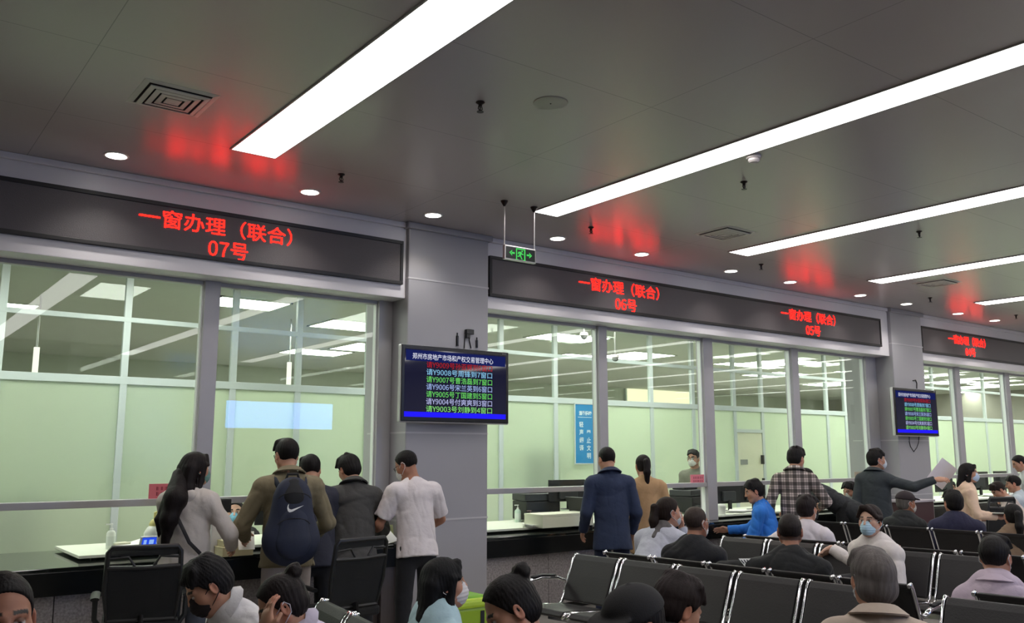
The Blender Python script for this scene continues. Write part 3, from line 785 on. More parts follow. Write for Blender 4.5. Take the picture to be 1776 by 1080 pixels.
# window 07
pump_bottle(on(191, 952), 'white pump bottle on the pale desk left of the papers', 0.21)
crate(on(208, 951), (0.13, 0.1, 0.05), 'small cream box beside the white pump bottle', (220, 220, 196), yaw=0.2)
sheets(on(226, 950), 6, 'loose white papers spread behind the small blue screen', 0.3, sp=0.03)
p = on(263, 953)
t = thing('card_reader', p, 'small counter device with a lit blue screen', 'card reader')
R = Matrix.Rotation(0.5, 3, 'X')
MB().box((p[0], p[1], p[2] + .06), (0.2, 0.02, 0.115), R).build('case', mat('grey_case', (150, 155, 160), rough=0.4), t, bevel=0.004)
MB().box((p[0], p[1] - .0125, p[2] + .066), (0.17, 0.004, 0.085), R).build('screen', emit('reader_blue', (40, 80, 235), 0.9), t)
m = MB()
for k in range(3): m.box((p[0] - .06 + .05 * k, p[1] - .0155, p[2] + .066), (0.022 if k != 1 else 0.036, 0.003, 0.04), R)
m.build('icons', emit('reader_icons', (150, 190, 250), 0.9), t)
MB().box((p[0], p[1] + .03, p[2] + .02), (0.12, 0.06, 0.04)).build('stand', M_DARKP, t)
p = pt(273, 953, Z=ZD); p[1] += 0.12
t = thing('spray_jug', p, 'big white jug with a yellow pump head beside the woman with long hair', 'bottle')
MB().lathe([(0.075, 0), (0.082, 0.02), (0.08, 0.13), (0.06, 0.17), (0.03, 0.195), (0.001, 0.195)], p, 24).build('jug', mat('jug_white', (225, 232, 222), rough=0.35), t, smooth='auto')
MB().lathe([(0.042, 0.185), (0.045, 0.2), (0.035, 0.225), (0.02, 0.24), (0.001, 0.24)], p, 18).build('collar', mat('pump_yellow', (222, 216, 140), rough=0.4), t, smooth='auto')
MB().tube([p + [0, 0, .235], p + [0, 0, .29], p + [.03, 0, .305], p + [.055, 0, .28], p + [.05, 0, .255]], 0.013).build('pump_head', MATS['pump_yellow'], t, smooth='auto')
p = on(376, 962); p[1] += .05
t = thing('document_camera', p, 'white post with a black camera box right of the woman with long hair', 'document camera')
MB().box((p[0], p[1], p[2] + .16), (0.085, 0.05, 0.32)).build('post', mat('pale_casing', (206, 204, 204), rough=0.45), t, bevel=0.004)
MB().box((p[0] + .03, p[1], p[2] + .375), (0.14, 0.1, 0.11)).build('head', M_BLACKP, t, bevel=0.012)
crate(on(405, 962), (0.24, 0.2, 0.07), 'lower pale wooden tray on the black counter top', (205, 196, 160), name='tray', cat='tray')
q = on(400, 962); crate(q + [0, 0, .071], (0.17, 0.15, 0.045), 'smaller pale wooden tray on top of another tray', (196, 186, 146), name='tray', cat='tray')
crate(on(424, 950), (0.11, 0.09, 0.1), 'blue carton left of the man with the backpack', (44, 74, 170), yaw=0.3)
p = pt(398, 960, Z=CT)
t = thing('pen', p, 'red pen lying in front of the wooden trays', 'pen')
MB().cyl(p + [-.1, 0, .006], p + [.1, .02, .006], 0.006).build('barrel', mat('pen_red', (140, 30, 44), rough=0.4), t, smooth='auto')
MB().cyl(p + [.1, .02, .006], p + [.125, .025, .006], 0.006, 0.001).build('tip', M_BLACKP, t, smooth='auto')
monitor(3.35, 8.05, math.radians(160), 'monitor turned away in front of the clerk with a blue mask', 0.4, 0.28)
# window 06
pump_bottle(on(898, 905), 'clear pump bottle left of the black printer', 0.2, (200, 222, 206))
pump_bottle(on(920, 912), 'pinkish bottle in front of the black printer', 0.17, (150, 118, 122), (120, 96, 100), 0.04)
p = on(930, 903); printer(p[0], p[1], math.radians(-12), 'black printer with a scanner lid left of the monitor under sign 06', 1.05)
p = on(978, 893)
crate(on(975, 912) + [0, 0.05, 0], (0.72, 0.32, 0.14), 'pale low cabinet under the monitor behind window 06', (226, 230, 206), name='desk_cabinet', cat='cabinet')
pc = on(982, 905)
mn = monitor(pc[0] + 0.1, pc[1] + 0.1, math.radians(172), 'black monitor on the low pale cabinet behind window 06', 0.5, 0.32); mn.location.z = ZD + 0.141; mn.scale = (1, 1, .78)
sheets(on(934, 913), 5, 'white papers in front of the printer on the desk of window 06', 0.1)
p = on(1005, 908)
t = thing('pen', p, 'blue pen lying beside the low pale cabinet', 'pen')
MB().cyl(p + [-.09, 0, .007], p + [.06, 0.01, .007], 0.009).build('barrel', mat('pen_blue', (52, 66, 170), rough=0.4), t, smooth='auto')
MB().cyl(p + [.06, .01, .007], p + [.11, .013, .007], 0.009, 0.003).build('tip', mat('pen_white', (220, 224, 230)), t, smooth='auto')
p = pt(1027, 915, Z=CT)
t = thing('document_stand', p, 'black leaning document stand beside the man in the navy suit', 'stand')
R = Matrix.Rotation(math.radians(-22), 3, 'Y')
MB().box((p[0] - .09, p[1] + .12, p[2] + .17), (0.02, 0.3, 0.36), R).build('board', M_BLACKP, t, bevel=0.004)
MB().box((p[0], p[1] + .12, p[2] + .008), (0.16, 0.28, 0.016)).build('foot', M_BLACKP, t)
p = onY(1197, 8.2); printer(p[0], p[1], math.radians(8), 'black printer in front of the clerk in the grey jumper', 1.0)
# window 05
p = onY(1250, 7.78)
t = thing('paper_cup', p, 'white ribbed paper tub at the left end of the desk of window 05', 'tub')
MB().lathe([(0.055, 0), (0.068, 0.1), (0.072, 0.104), (0.072, 0.112), (0.001, 0.112)], p, 30).build('tub', mat('tub_white', (224, 226, 220), rough=0.5), t, smooth='auto')
MB().lathe([(0.06, 0.112), (0.05, 0.13), (0.001, 0.135)], p, 20).build('lid', MATS['tub_white'], t, smooth='auto')
for u, yaw, lab in ((1262, 176, 'monitor beside the left mullion of window 05'), (1296, 170, 'monitor behind the man in the blue jacket')):
    p = onY(u + (8 if u > 1280 else 0), 8.2); monitor(p[0], p[1], math.radians(yaw), lab, 0.50, 0.30).scale = (1, 1, .82)
sheets(onY(1278, 7.9), 5, 'papers and forms spread on the desk left of the blue jacket', 0.5)
sheets(onY(1300, 7.9), 4, 'second spread of papers on the desk beside the blue jacket', -0.3)
p = pt(1300, 838, Y=9.3)
# window 04
for u, yaw, lab in ((1640, 178, 'monitor behind the papers the man holds out'), (1700, 170, 'monitor behind the woman in the cream jacket'), (1742, 176, 'monitor at the right edge behind window 04')):
    p = onY(u, 8.25); monitor(p[0], p[1], math.radians(yaw), lab, 0.56, 0.34)
sheets(onY(1718, 7.95), 5, 'papers on the desk in front of the bowed customer in a pale shirt', 0.2)

# ---- office chairs standing at the counter
M_MESH = sheer('black_chair_mesh', (20, 21, 23), 0.9)
def office_chair(x, y, yaw, label):
    t = thing('office_chair', (0, 0, 0), label, 'office chair', 'black office chairs at the counters')
    f = MB(); W0, W1, zb, zt = 0.21, 0.235, 0.52, 1.0
    P = [(-W0, -.2, zb), (-W1, -.25, .72), (-W1 + .01, -.29, zt - .03), (-W1 + .03, -.295, zt), (W1 - .03, -.295, zt), (W1 - .01, -.29, zt - .03), (W1, -.25, .72), (W0, -.2, zb)]
    f.tube(P, 0.017, closed=True); f.tube([(-W1 + .01, -.28, .87), (0, -.288, .865), (W1 - .01, -.28, .87)], 0.016)
    f.tube([(-W1 + .01, -.288, .93), (-.1, -.292, .94), (-.06, -.29, .88)], 0.009); f.tube([(W1 - .01, -.288, .93), (.1, -.292, .94), (.06, -.29, .88)], 0.009)
    f.build('back_frame', M_BLACKP, t, smooth='auto')
    MB().extr([(-.205, zb), (-.245, .70), (-.285, .865)], -W1 + .01, W1 - .01, 0.008).build('back_mesh', M_MESH, t)
    MB().extr([(-.289, .945), (-.295, zt)], -W1 + .02, W1 - .02, 0.008).build('back_mesh', M_MESH, t)
    MB().extr([(-.22, .47), (-.1, .475), (.15, .48), (.25, .46)], -.24, .24, 0.07).build('seat', mat('seat_fabric', (24, 24, 26), rough=0.9), t, bevel=0.02)
    MB().tube([(0, -.22, .55), (0, -.24, .48), (0, -.1, .42), (0, .02, .41)], 0.03, flat=(1.6, .5)).build('back_bracket', M_BLACKP, t)
    for s in (-1, 1):
        MB().tube([(s * .25, .05, .44), (s * .29, .04, .5), (s * .29, .0, .64)], 0.018).build('armrest_post', M_DARKP, t, smooth='auto')
        MB().tube([(s * .29, -.14, .655), (s * .29, .0, .67), (s * .29, .12, .665), (s * .28, .16, .64)], 0.03, flat=(1, .45)).build('armrest', M_BLACKP, t, smooth='auto')
    MB().cyl((0, 0, .1), (0, 0, .43), 0.025).build('gas_column', M_BLACKP, t, smooth='auto')
    for k in range(5):
        a = 2 * math.pi * k / 5; c, s = math.cos(a), math.sin(a)
        b = MB().tube([(0, 0, .12), (c * .15, s * .15, .10), (c * .3, s * .3, .075)], [0.03, .026, .02]).build('base_arm', M_BLACKP, t, smooth='auto')
        MB().cyl((c * .3 - s * .02, s * .3 + c * .02, .03), (c * .3 + s * .02, s * .3 - c * .02, .03), 0.03).build('caster', M_BLACKP, b, smooth='auto')
    t.location = (x, y, 0); t.rotation_euler = (0, 0, yaw); return t
p = pt(262, 1000, D=6.0); office_chair(p[0], p[1] + .2, math.radians(-14), 'black mesh office chair behind the woman with long hair')
p = pt(606, 1000, D=6.45); oc = office_chair(p[0], p[1] + .2, math.radians(10), 'black mesh office chair behind the man in the charcoal jacket')
MB().box((p[0] - oc.location.x + .1, -.1, .505), (0.05, 0.04, 0.06)).build('white_tag', mat('paper_236', (236, 238, 232), rough=0.7), None).parent = oc
p = pt(1632, 885, D=11.8); office_chair(p[0], p[1], math.radians(40), 'black office chair between the cap wearer and the woman in the cream jacket')
p = pt(1712, 905, D=12.6); office_chair(p[0], p[1], math.radians(-20), 'black office chair in front of the woman in the cream jacket')

# ---- rows of waiting benches
def bench(n, label):
    P = 0.53; L = n * P
    t = thing('waiting_bench', (0, 0, 0), label, 'bench', 'rows of black and chrome waiting benches')
    MB().box((0, -0.05, 0.335), (L - 0.1, 0.07, 0.05)).build('beam', M_CHROME, t, bevel=0.006)
    for k in range(n):
        x = (k - (n - 1) / 2) * P; w = 0.225
        s = MB().extr([(.275, .415), (.25, .438), (.12, .432), (-.05, .412), (-.18, .408)], x - w, x + w, 0.034).build('seat', M_LEATHER, t, bevel=0.01)
        b = MB().extr([(-.205, .44), (-.232, .50), (-.29, .63), (-.345, .745), (-.372, .775), (-.40, .772)], x - w, x + w, 0.03).build('backrest', M_LEATHER, t, bevel=0.009)
        for sg in (-1, 1):
            xx = x + sg * 0.241
            MB().tube([(xx, .285, .405), (xx, .25, .437), (xx, .1, .425), (xx, -.17, .402), (xx, -.21, .43), (xx, -.245, .515), (xx, -.30, .64), (xx, -.352, .755), (xx, -.378, .786), (xx, -.41, .778)],
                      0.0135, n=8, flat=(0.8, 1.2)).build('seat_frame', M_CHROME, t, smooth=True)
        MB().box((x, -.1, .375), (0.3, 0.12, 0.035)).build('seat_bracket', M_BLACKP, t)
    for x in (-L / 2 + 0.3, L / 2 - 0.3):
        MB().tube([(x, .28, .02), (x, .2, .045), (x, -.05, .08), (x, -.3, .045), (x, -.36, .02)], 0.022, flat=(1, .8)).build('foot', M_CHROME, t, smooth=True)
        MB().cyl((x, -.05, .07), (x, -.05, .32), 0.028).build('leg', M_CHROME, t, smooth='auto')
    for x in (-L / 2 - 0.005, L / 2 + 0.005):
        a = MB().tube([(x, -.28, .58), (x, -.18, .615), (x, .0, .63), (x, .14, .615), (x, .17, .58), (x, .1, .44), (x, -.03, .37)], 0.014, n=8, flat=(1.3, 1)).build('armrest', M_CHROME, t, smooth=True)
        MB().tube([(x, -.15, .636), (x, .0, .65), (x, .1, .64)], 0.018, n=8, flat=(1.3, .5)).build('arm_pad', M_BLACKP, a, smooth=True)
    return t
proto = {}
def place_bench(n, x, y, deg, label):
    if n not in proto: proto[n] = o = bench(n, label)
    else: o = copy_tree(proto[n])
    o['label'] = label; o.location = (x, y, 0); o.rotation_euler = (0, 0, math.radians(deg))
A = 5.2
def row(xt, yt, n, face, label, dx=0.40, ang=A):
    """row whose backrest tops are centred on (xt, yt); face -1: sitters look to -X, +1: to +X"""
    a = math.radians(ang)
    if face < 0: place_bench(n, xt - dx * math.cos(a), yt - dx * math.sin(a), 90 + ang, label)
    else: place_bench(n, xt + dx * math.cos(a), yt + dx * math.sin(a), -90 + ang, label)
row(5.17, 4.47, 5, -1, 'empty black bench in the middle of the photo, facing the camera side, five seats')
row(5.45, 4.45, 5, 1, 'bench back to back with the empty middle bench, under the man in the black shirt')
row(5.42, 1.48, 5, -1, 'empty black bench in the lower right corner beyond the old man')
row(5.70, 1.46, 5, 1, 'bench the man in the lilac shirt sits on')
row(7.40, 4.75, 5, -1, 'black bench whose backrests show right of the woman in the white jacket', ang=6)
row(7.68, 4.73, 5, 1, 'bench the man in the white tee shirt and the woman in the white jacket share', ang=6)
row(7.70, 1.85, 5, -1, 'bench behind the man in the lilac shirt at the right edge', ang=6)
row(9.86, 5.57, 5, 1, 'farthest bench, where the cap wearer sits', ang=2)
row(2.23, 4.10, 3, -1, 'near bench under the two bowed people at the bottom left', ang=-8.4)
row(2.36, 2.40, 3, -1, 'near bench under the woman with a bun and the black cap at the bottom edge')
row(2.56, 2.26, 5, 1, 'near bench under the old man with grey hair')
row(0.02, 3.0, 3, 1, 'near bench at the bottom left corner', ang=0)

# ---- lime wheeled bin
p = pt(800, 1026, D=6.0)
t = thing('waste_bin', (p[0], p[1], 0), 'lime green waste bin with a swing lid below the left pillar', 'bin')
x, y = p[0], p[1]; g1 = mat('bin_lime', (150, 182, 40), rough=0.4); g2 = mat('bin_lid_lime', (176, 205, 50), rough=0.35)
MB().box((x, y, 0.315), (0.26, 0.26, 0.59), taper=1.16).build('body', g1, t, bevel=0.02)
MB().box((x, y, 0.635), (0.325, 0.325, 0.06), taper=0.96).build('lid_rim', g2, t, bevel=0.02)
MB().box((x, y, 0.67), (0.25, 0.25, 0.02), taper=0.9).build('lid', mat('bin_lid_green', (120, 176, 44), rough=0.35), t, bevel=0.008)
m = MB(); m.box((x + .07, y - .152, .53), (0.03, 0.004, 0.11)); m.box((x - .152, y + .04, .53), (0.004, 0.03, 0.11)); m.build('label', M_BLACKP, t)
m = MB()
for sx in (-1, 1):
    for sy in (-1, 1): m.box((x + sx * .09, y + sy * .09, .012), (0.04, 0.04, 0.024))
m.build('foot', M_BLACKP, t)

def stool(x, y, z, label):
    t = thing('stool', (x, y, 0), label, 'stool', 'round stools at the counters')
    MB().lathe([(.16, z - .06), (.175, z - .04), (.175, z - .015), (.15, z), (.001, z)], (x, y, 0), 28).build('seat', M_LEATHER, t, smooth='auto')
    MB().cyl((x, y, .03), (x, y, z - .06), .025).build('column', M_CHROME, t, smooth='auto')
    MB().lathe([(.2, 0), (.2, .012), (.05, .035), (.001, .035)], (x, y, 0), 28).build('foot', M_CHROME, t, smooth='auto')

a, b = pt(1568, 868, Y=6.9), pt(1613, 868, Y=6.9)
t = thing('side_cabinet', ((a[0] + b[0]) / 2, 7.02, 0), 'low maroon cabinet with a grey top in front of the far pillar', 'cabinet')
MB().bb((a[0], 6.85, 0.06), (b[0], 7.2, a[2] - .03)).build('body', mat('maroon_laminate', (66, 40, 46), rough=.45), t, bevel=.004)
MB().bb((a[0] - .02, 6.83, a[2] - .03), (b[0] + .02, 7.22, a[2])).build('top', mat('grey_laminate', (176, 168, 174), rough=.4), t, bevel=.004)
MB().bb((a[0] + .03, 6.88, 0), (b[0] - .03, 7.17, .06)).build('plinth', M_BLACKP, t)
MB().bb((b[0] - .1, 6.835, .5), (b[0] - .08, 6.85, .62)).build('handle', M_STEEL, t)
p = pt(684, 944, Z=CT); p[1] = max(p[1], 7.42)
o = p + np.array([0, 0.03, .085])
t = thing('document_bag', p, 'pale green document bag standing on the counter before the man in the white tee shirt', 'document bag')
R_ = Matrix.Rotation(math.radians(-12), 3, 'X')
MB().box(o, (0.19, 0.03, 0.165), R_).build('sleeve', mat('bag_green', (204, 212, 160), rough=.35), t, bevel=.008)
MB().box(o + np.array([0.06, -.03, -.05]), (0.03, 0.012, 0.03), R_).build('clasp', M_CHROME, t)
# ================================================================== people: bodies grown as one continuous surface
f32 = np.float32
def V3(*a): return np.array(a, float)
def unit(v): v = np.asarray(v, float); return v / (np.linalg.norm(v) + 1e-12)

class Field:
    """signed distance field on a rectilinear grid, turned into one closed mesh"""
    def __init__(s): s.prims = []
    def rc(s, a, b, ra, rb=None, k=0.03, flat=None, ff=1.0, cut=None, op='+', extra=None):
        rb = ra if rb is None else rb
        s.prims.append(('rc', V3(*a), V3(*b), ra, rb, k, None if flat is None else unit(flat), ff, cut, op)); return s
    def el(s, c, R, r, k=0.02, cut=None, op='+'):
        s.prims.append(('el', V3(*c), np.asarray(R, float), np.asarray(r, float), 0, k, None, 1, cut, op)); return s
    def bounds(s):
        lo, hi = [], []
        for p in s.prims:
            if p[9] != '+': continue
            if p[0] == 'rc':
                r = max(p[3], p[4]); lo.append(np.minimum(p[1], p[2]) - r); hi.append(np.maximum(p[1], p[2]) + r)
            else: r = max(p[3]); lo.append(p[1] - r); hi.append(p[1] + r)
        return np.min(lo, 0), np.max(hi, 0)
    def mesh(s, h=0.01, fine=None, hf=0.005, wrinkle=None):
        lo, hi = s.bounds(); lo = lo - 0.035; hi = hi + 0.035
        ax = []
        for i in range(3):
            iv = sorted([(c[i] - r, c[i] + r) for c, r in (fine or [])])
            x = lo[i]; A = [x]
            while x < hi[i]:
                x += hf if any(a - hf <= x <= b for a, b in iv) else h
                A.append(x)
            ax.append(np.array(A))
        xs, ys, zs = ax
        F = np.full((len(xs), len(ys), len(zs)), 0.3, f32)
        for p in s.prims:
            kind, k, cut, op = p[0], p[5], p[8], p[9]
            pad = k + 2.5 * h + 0.008
            if kind == 'rc': r = max(p[3], p[4]); l, u = np.minimum(p[1], p[2]) - r - pad, np.maximum(p[1], p[2]) + r + pad
            else: r = max(p[3]); l, u = p[1] - r - pad, p[1] + r + pad
            I = [slice(int(np.searchsorted(a, l[i])), int(np.searchsorted(a, u[i]))) for i, a in enumerate(ax)]
            if any(q.stop <= q.start for q in I): continue
            X = xs[I[0]].astype(f32)[:, None, None]; Y = ys[I[1]].astype(f32)[None, :, None]; Z = zs[I[2]].astype(f32)[None, None, :]
            if kind == 'rc':
                a, b, ra, rb, fl, ff = p[1], p[2], p[3], p[4], p[6], p[7]
                px, py, pz = X - f32(a[0]), Y - f32(a[1]), Z - f32(a[2]); ba = b - a
                if fl is not None:
                    q = (px * f32(fl[0]) + py * f32(fl[1]) + pz * f32(fl[2])) * f32(ff - 1)
                    px = px + q * f32(fl[0]); py = py + q * f32(fl[1]); pz = pz + q * f32(fl[2]); ba = ba + (ff - 1) * (ba @ fl) * fl
                L = float(ba @ ba) + 1e-9
                t = np.clip((px * f32(ba[0]) + py * f32(ba[1]) + pz * f32(ba[2])) / f32(L), 0, 1)
                d = np.sqrt((px - t * f32(ba[0])) ** 2 + (py - t * f32(ba[1])) ** 2 + (pz - t * f32(ba[2])) ** 2) - (ra + t * f32(rb - ra))
                if fl is not None and ff > 1: d = d * f32(1 / (0.35 + 0.65 * ff))* f32(1.0)
            else:
                c, R, r = p[1], p[2], p[3]
                px, py, pz = X - f32(c[0]), Y - f32(c[1]), Z - f32(c[2])
                q = [(px * f32(R[0, i]) + py * f32(R[1, i]) + pz * f32(R[2, i])) / f32(r[i]) for i in range(3)]
                k0 = np.sqrt(q[0] ** 2 + q[1] ** 2 + q[2] ** 2); k1 = np.sqrt((q[0] / f32(r[0])) ** 2 + (q[1] / f32(r[1])) ** 2 + (q[2] / f32(r[2])) ** 2)
                d = k0 * (k0 - 1) / (k1 + f32(1e-6))
            if cut is not None:
                for c0, n0 in cut:
                    d = np.maximum(d, (X - f32(c0[0])) * f32(n0[0]) + (Y - f32(c0[1])) * f32(n0[1]) + (Z - f32(c0[2])) * f32(n0[2]))
            S = F[I[0], I[1], I[2]]
            if op == '-': d = -d; hh = np.maximum(k - np.abs(S - d), 0) / max(k, 1e-5); F[I[0], I[1], I[2]] = np.maximum(S, d) + hh * hh * f32(k * .25)
            else: hh = np.maximum(k - np.abs(S - d), 0) / max(k, 1e-5); F[I[0], I[1], I[2]] = np.minimum(S, d) - hh * hh * f32(k * .25)
        if wrinkle is not None: F += wrinkle(xs.astype(f32)[:, None, None], ys.astype(f32)[None, :, None], zs.astype(f32)[None, None, :])
        return surface(F, xs, ys, zs)

def surface(F, xs, ys, zs):
    """surface nets"""
    ins = F < 0
    c = np.zeros(tuple(n - 1 for n in F.shape), np.int8)
    for i in (0, 1):
        for j in (0, 1):
            for k in (0, 1): c += ins[i:F.shape[0] - 1 + i, j:F.shape[1] - 1 + j, k:F.shape[2] - 1 + k]
    act = (c > 0) & (c < 8); I, J, K = np.nonzero(act); n = len(I)
    if n == 0: return np.zeros((0, 3)), np.zeros((0, 4), int)
    idx = np.full(c.shape, -1, np.int32); idx[act] = np.arange(n)
    P = np.zeros((n, 3)); W = np.zeros(n)
    for ax in range(3):
        o = [q for q in range(3) if q != ax]
        for a in (0, 1):
            for b in (0, 1):
                s = [0, 0, 0]; s[o[0]] = a; s[o[1]] = b; e = list(s); e[ax] = 1
                f1 = F[I + s[0], J + s[1], K + s[2]]; f2 = F[I + e[0], J + e[1], K + e[2]]
                m = (f1 < 0) != (f2 < 0); t = np.where(m, f1 / np.where(m, f1 - f2, 1), 0)
                q = np.zeros((n, 3)); q[:] = s; q[:, ax] = t; P += q * m[:, None]; W += m
    P /= W[:, None]
    Vx = xs[I] + P[:, 0] * (xs[I + 1] - xs[I]); Vy = ys[J] + P[:, 1] * (ys[J + 1] - ys[J]); Vz = zs[K] + P[:, 2] * (zs[K + 1] - zs[K])
    Vv = np.stack([Vx, Vy, Vz], 1); Q = []
    A, B = ins[:-1, 1:-1, 1:-1], ins[1:, 1:-1, 1:-1]
    i, j, k = np.nonzero(A != B); fl = A[i, j, k]; j += 1; k += 1
    q = np.stack([idx[i, j - 1, k - 1], idx[i, j, k - 1], idx[i, j, k], idx[i, j - 1, k]], 1); q[~fl] = q[~fl][:, ::-1]; Q.append(q)
    A, B = ins[1:-1, :-1, 1:-1], ins[1:-1, 1:, 1:-1]
    i, j, k = np.nonzero(A != B); fl = A[i, j, k]; i += 1; k += 1
    q = np.stack([idx[i - 1, j, k - 1], idx[i - 1, j, k], idx[i, j, k], idx[i, j, k - 1]], 1); q[~fl] = q[~fl][:, ::-1]; Q.append(q)
    A, B = ins[1:-1, 1:-1, :-1], ins[1:-1, 1:-1, 1:]
    i, j, k = np.nonzero(A != B); fl = A[i, j, k]; i += 1; j += 1
    q = np.stack([idx[i - 1, j - 1, k], idx[i, j - 1, k], idx[i, j, k], idx[i - 1, j, k]], 1); q[~fl] = q[~fl][:, ::-1]; Q.append(q)
    return Vv, np.concatenate(Q)

def relax(Vv, Q, n=1, w=0.5):
    for _ in range(n):
        S = np.zeros_like(Vv); C = np.zeros(len(Vv))
        for a, b in ((0, 1), (1, 2), (2, 3), (3, 0)):
            for x, y in ((a, b), (b, a)):
                for d in range(3): S[:, d] += np.bincount(Q[:, x], Vv[Q[:, y], d], len(Vv))
                C += np.bincount(Q[:, x], minlength=len(Vv))
        Vv = Vv * (1 - w) + w * S / np.maximum(C, 1)[:, None]
    return Vv

def quads(name, Vv, Q, m, parent, tone=None, extra=None, label=None):
    """extra: an MB whose faces join this mesh"""
    o0 = off(parent); Vv = Vv - o0
    me = bpy.data.meshes.new(name)
    n4 = len(Q); loops = Q.reshape(-1); starts = np.arange(n4) * 4; tot = np.full(n4, 4)
    if extra is not None and extra.v:
        k = len(Vv); Vv = np.concatenate([Vv, np.array(extra.v) - o0]); L = list(loops); S = list(starts); T = list(tot)
        for f in extra.f:
            S.append(len(L)); T.append(len(f)); L.extend([i + k for i in f])
        loops, starts, tot = np.array(L), np.array(S), np.array(T)
        if tone is not None: tone = np.concatenate([tone, np.tile(tone[:1] * 0 + 0.02, (len(extra.v), 1))])
    me.vertices.add(len(Vv)); me.vertices.foreach_set('co', Vv.astype(f32).reshape(-1))
    me.loops.add(len(loops)); me.loops.foreach_set('vertex_index', loops.astype(np.int32))
    me.polygons.add(len(starts)); me.polygons.foreach_set('loop_start', starts.astype(np.int32))
    me.polygons.foreach_set('use_smooth', np.ones(len(starts), bool))
    me.update(calc_edges=True); me.validate()
    if tone is not None:
        at = me.color_attributes.new('tone', 'FLOAT_COLOR', 'POINT')
        at.data.foreach_set('color', np.concatenate([tone, np.ones((len(tone), 1))], 1).astype(f32).reshape(-1))
    me.materials.append(m)
    o = bpy.data.objects.new(name, me); COL.objects.link(o); o.parent = parent; OFF[o.name] = o0
    if label: o['label'] = label
    return o

def folds(seed, amp=0.004, f=18.0, zf=0.6):
    r = random.Random(seed); A = [[r.uniform(-1, 1) for _ in range(3)] for _ in range(6)]; ph = [r.uniform(0, 6.28) for _ in range(6)]
    def w(X, Y, Z):
        d = 0
        for i in range(3):
            a, b = A[i], A[i + 3]
            u = f32(f * (0.55 + .3 * i)) * (f32(a[0]) * X + f32(a[1]) * Y + f32(a[2] * zf) * Z) + f32(ph[i])
            v = f32(f * 0.5) * (f32(b[0]) * X + f32(b[1]) * Y + f32(b[2]) * Z) + f32(ph[i + 3])
            q = np.sin(v + f32(1.1) * np.sin(u * f32(.7)))
            d = d + (f32(1) - np.abs(np.sin(u + f32(1.7) * np.sin(v)))) ** 2 * (q * q) * f32(amp / (1 + .35 * i))
        return d - f32(amp * .25)
    return w

def strands(seed, R, c, amp=0.003, n=26):
    """locks of hair running down from the crown"""
    r = random.Random(seed); p1, p2 = r.uniform(0, 6), r.uniform(0, 6)
    def w(X, Y, Z):
        return f32(amp) * (np.sin(f32(n) * np.arctan2(Y, X + f32(0.004)) + f32(3.5) * np.sin(f32(17) * Z + f32(p1) + f32(21) * X) + f32(2.5) * np.sin(f32(31) * X - f32(27) * Y + f32(p2))) + f32(.7) * np.sin(f32(95) * X + f32(14) * np.sin(f32(30) * Y + f32(p1))) * np.sin(f32(60) * Z + f32(p2)))
    return w

M_SKIN = mat('skin', rough=0.5, vcol=True, spec=0.35)
M_HAIR = {}
def hair_mat(c):
    if c not in M_HAIR: M_HAIR[c] = mat('hair_%d_%d' % (c[0], c[1]), c, rough=0.58, spec=0.18, var=0.25, vscale=40, stretch=(1, 1, .15), bump=0.25, bscale=160)
    return M_HAIR[c]
def cloth(name, c, **k):
    d = dict(rough=0.85, var=0.07, vscale=9, bump=0.55, bscale=19, sheen=0.03); d.update(k)
    return mat('cloth_' + name, c, **d)

SK = {'mid': (186, 140, 116), 'tan': (160, 112, 90), 'fair': (204, 164, 142), 'dark': (140, 96, 76)}

def head_prims(F, Hc, R, s, neck, thin=1.0):
    """skull, face, ears; R columns: right, forward, up"""
    def P(x, y, z): return Hc + R @ (V3(x, y, z) * s)
    def el(c, r, k=.02, op='+', rot=None): F.el(P(*c), R if rot is None else R @ rot, np.array(r) * s, k * s, op=op)
    def rc(a, b, ra, rb, k=.02, op='+', flat=None, ff=1): F.rc(P(*a), P(*b), ra * s, rb * s, k * s, op=op, flat=None if flat is None else R @ V3(*flat), ff=ff)
    F.rc(neck, P(0, -.025, -.055), .058 * s, .052 * s, .03 * s)
    el((0, -.014, .03), (.076, .096, .086)); el((0, .02, -.04), (.058 * thin, .066, .078), .03)
    rc((0, .035, -.07), (0, .066, -.098), .034, .021, .03)
    for q in (-1, 1):
        el((q * .04, .048, -.022), (.028, .026, .03), .03); rc((q * .052, -.002, -.05), (q * .025, .055, -.093), .024, .018, .025)
        rc((q * .014, .082, .022), (q * .046, .066, .024), .010, .008, .014)
    for q in (-1, 1): el((q * .031, .088, .006), (.017, .012, .011), .012, '-')
    rc((0, .082, .02), (0, .103, -.022), .0085, .012, .012)
    for q in (-1, 1): el((q * .011, .094, -.026), (.009, .010, .008), .008)
    el((0, .080, -.051), (.023, .012, .0065), .008); el((0, .079, -.061), (.019, .012, .0065), .008)
    el((0, .0985, -.0555), (.022, .008, .0016), .003, '-')
    for q in (-1, 1): el((q * .031, .0745, .006), (.0125, .0125, .0115), .003)
    for q in (-1, 1):
        a = math.radians(-22 * q); Rz = np.array([[math.cos(a), -math.sin(a), 0], [math.sin(a), math.cos(a), 0], [0, 0, 1]])
        el((q * .079, -.012, -.006), (.010, .021, .033), .006, '+', Rz); el((q * .088, -.008, -.004), (.006, .011, .02), .006, '-', Rz)

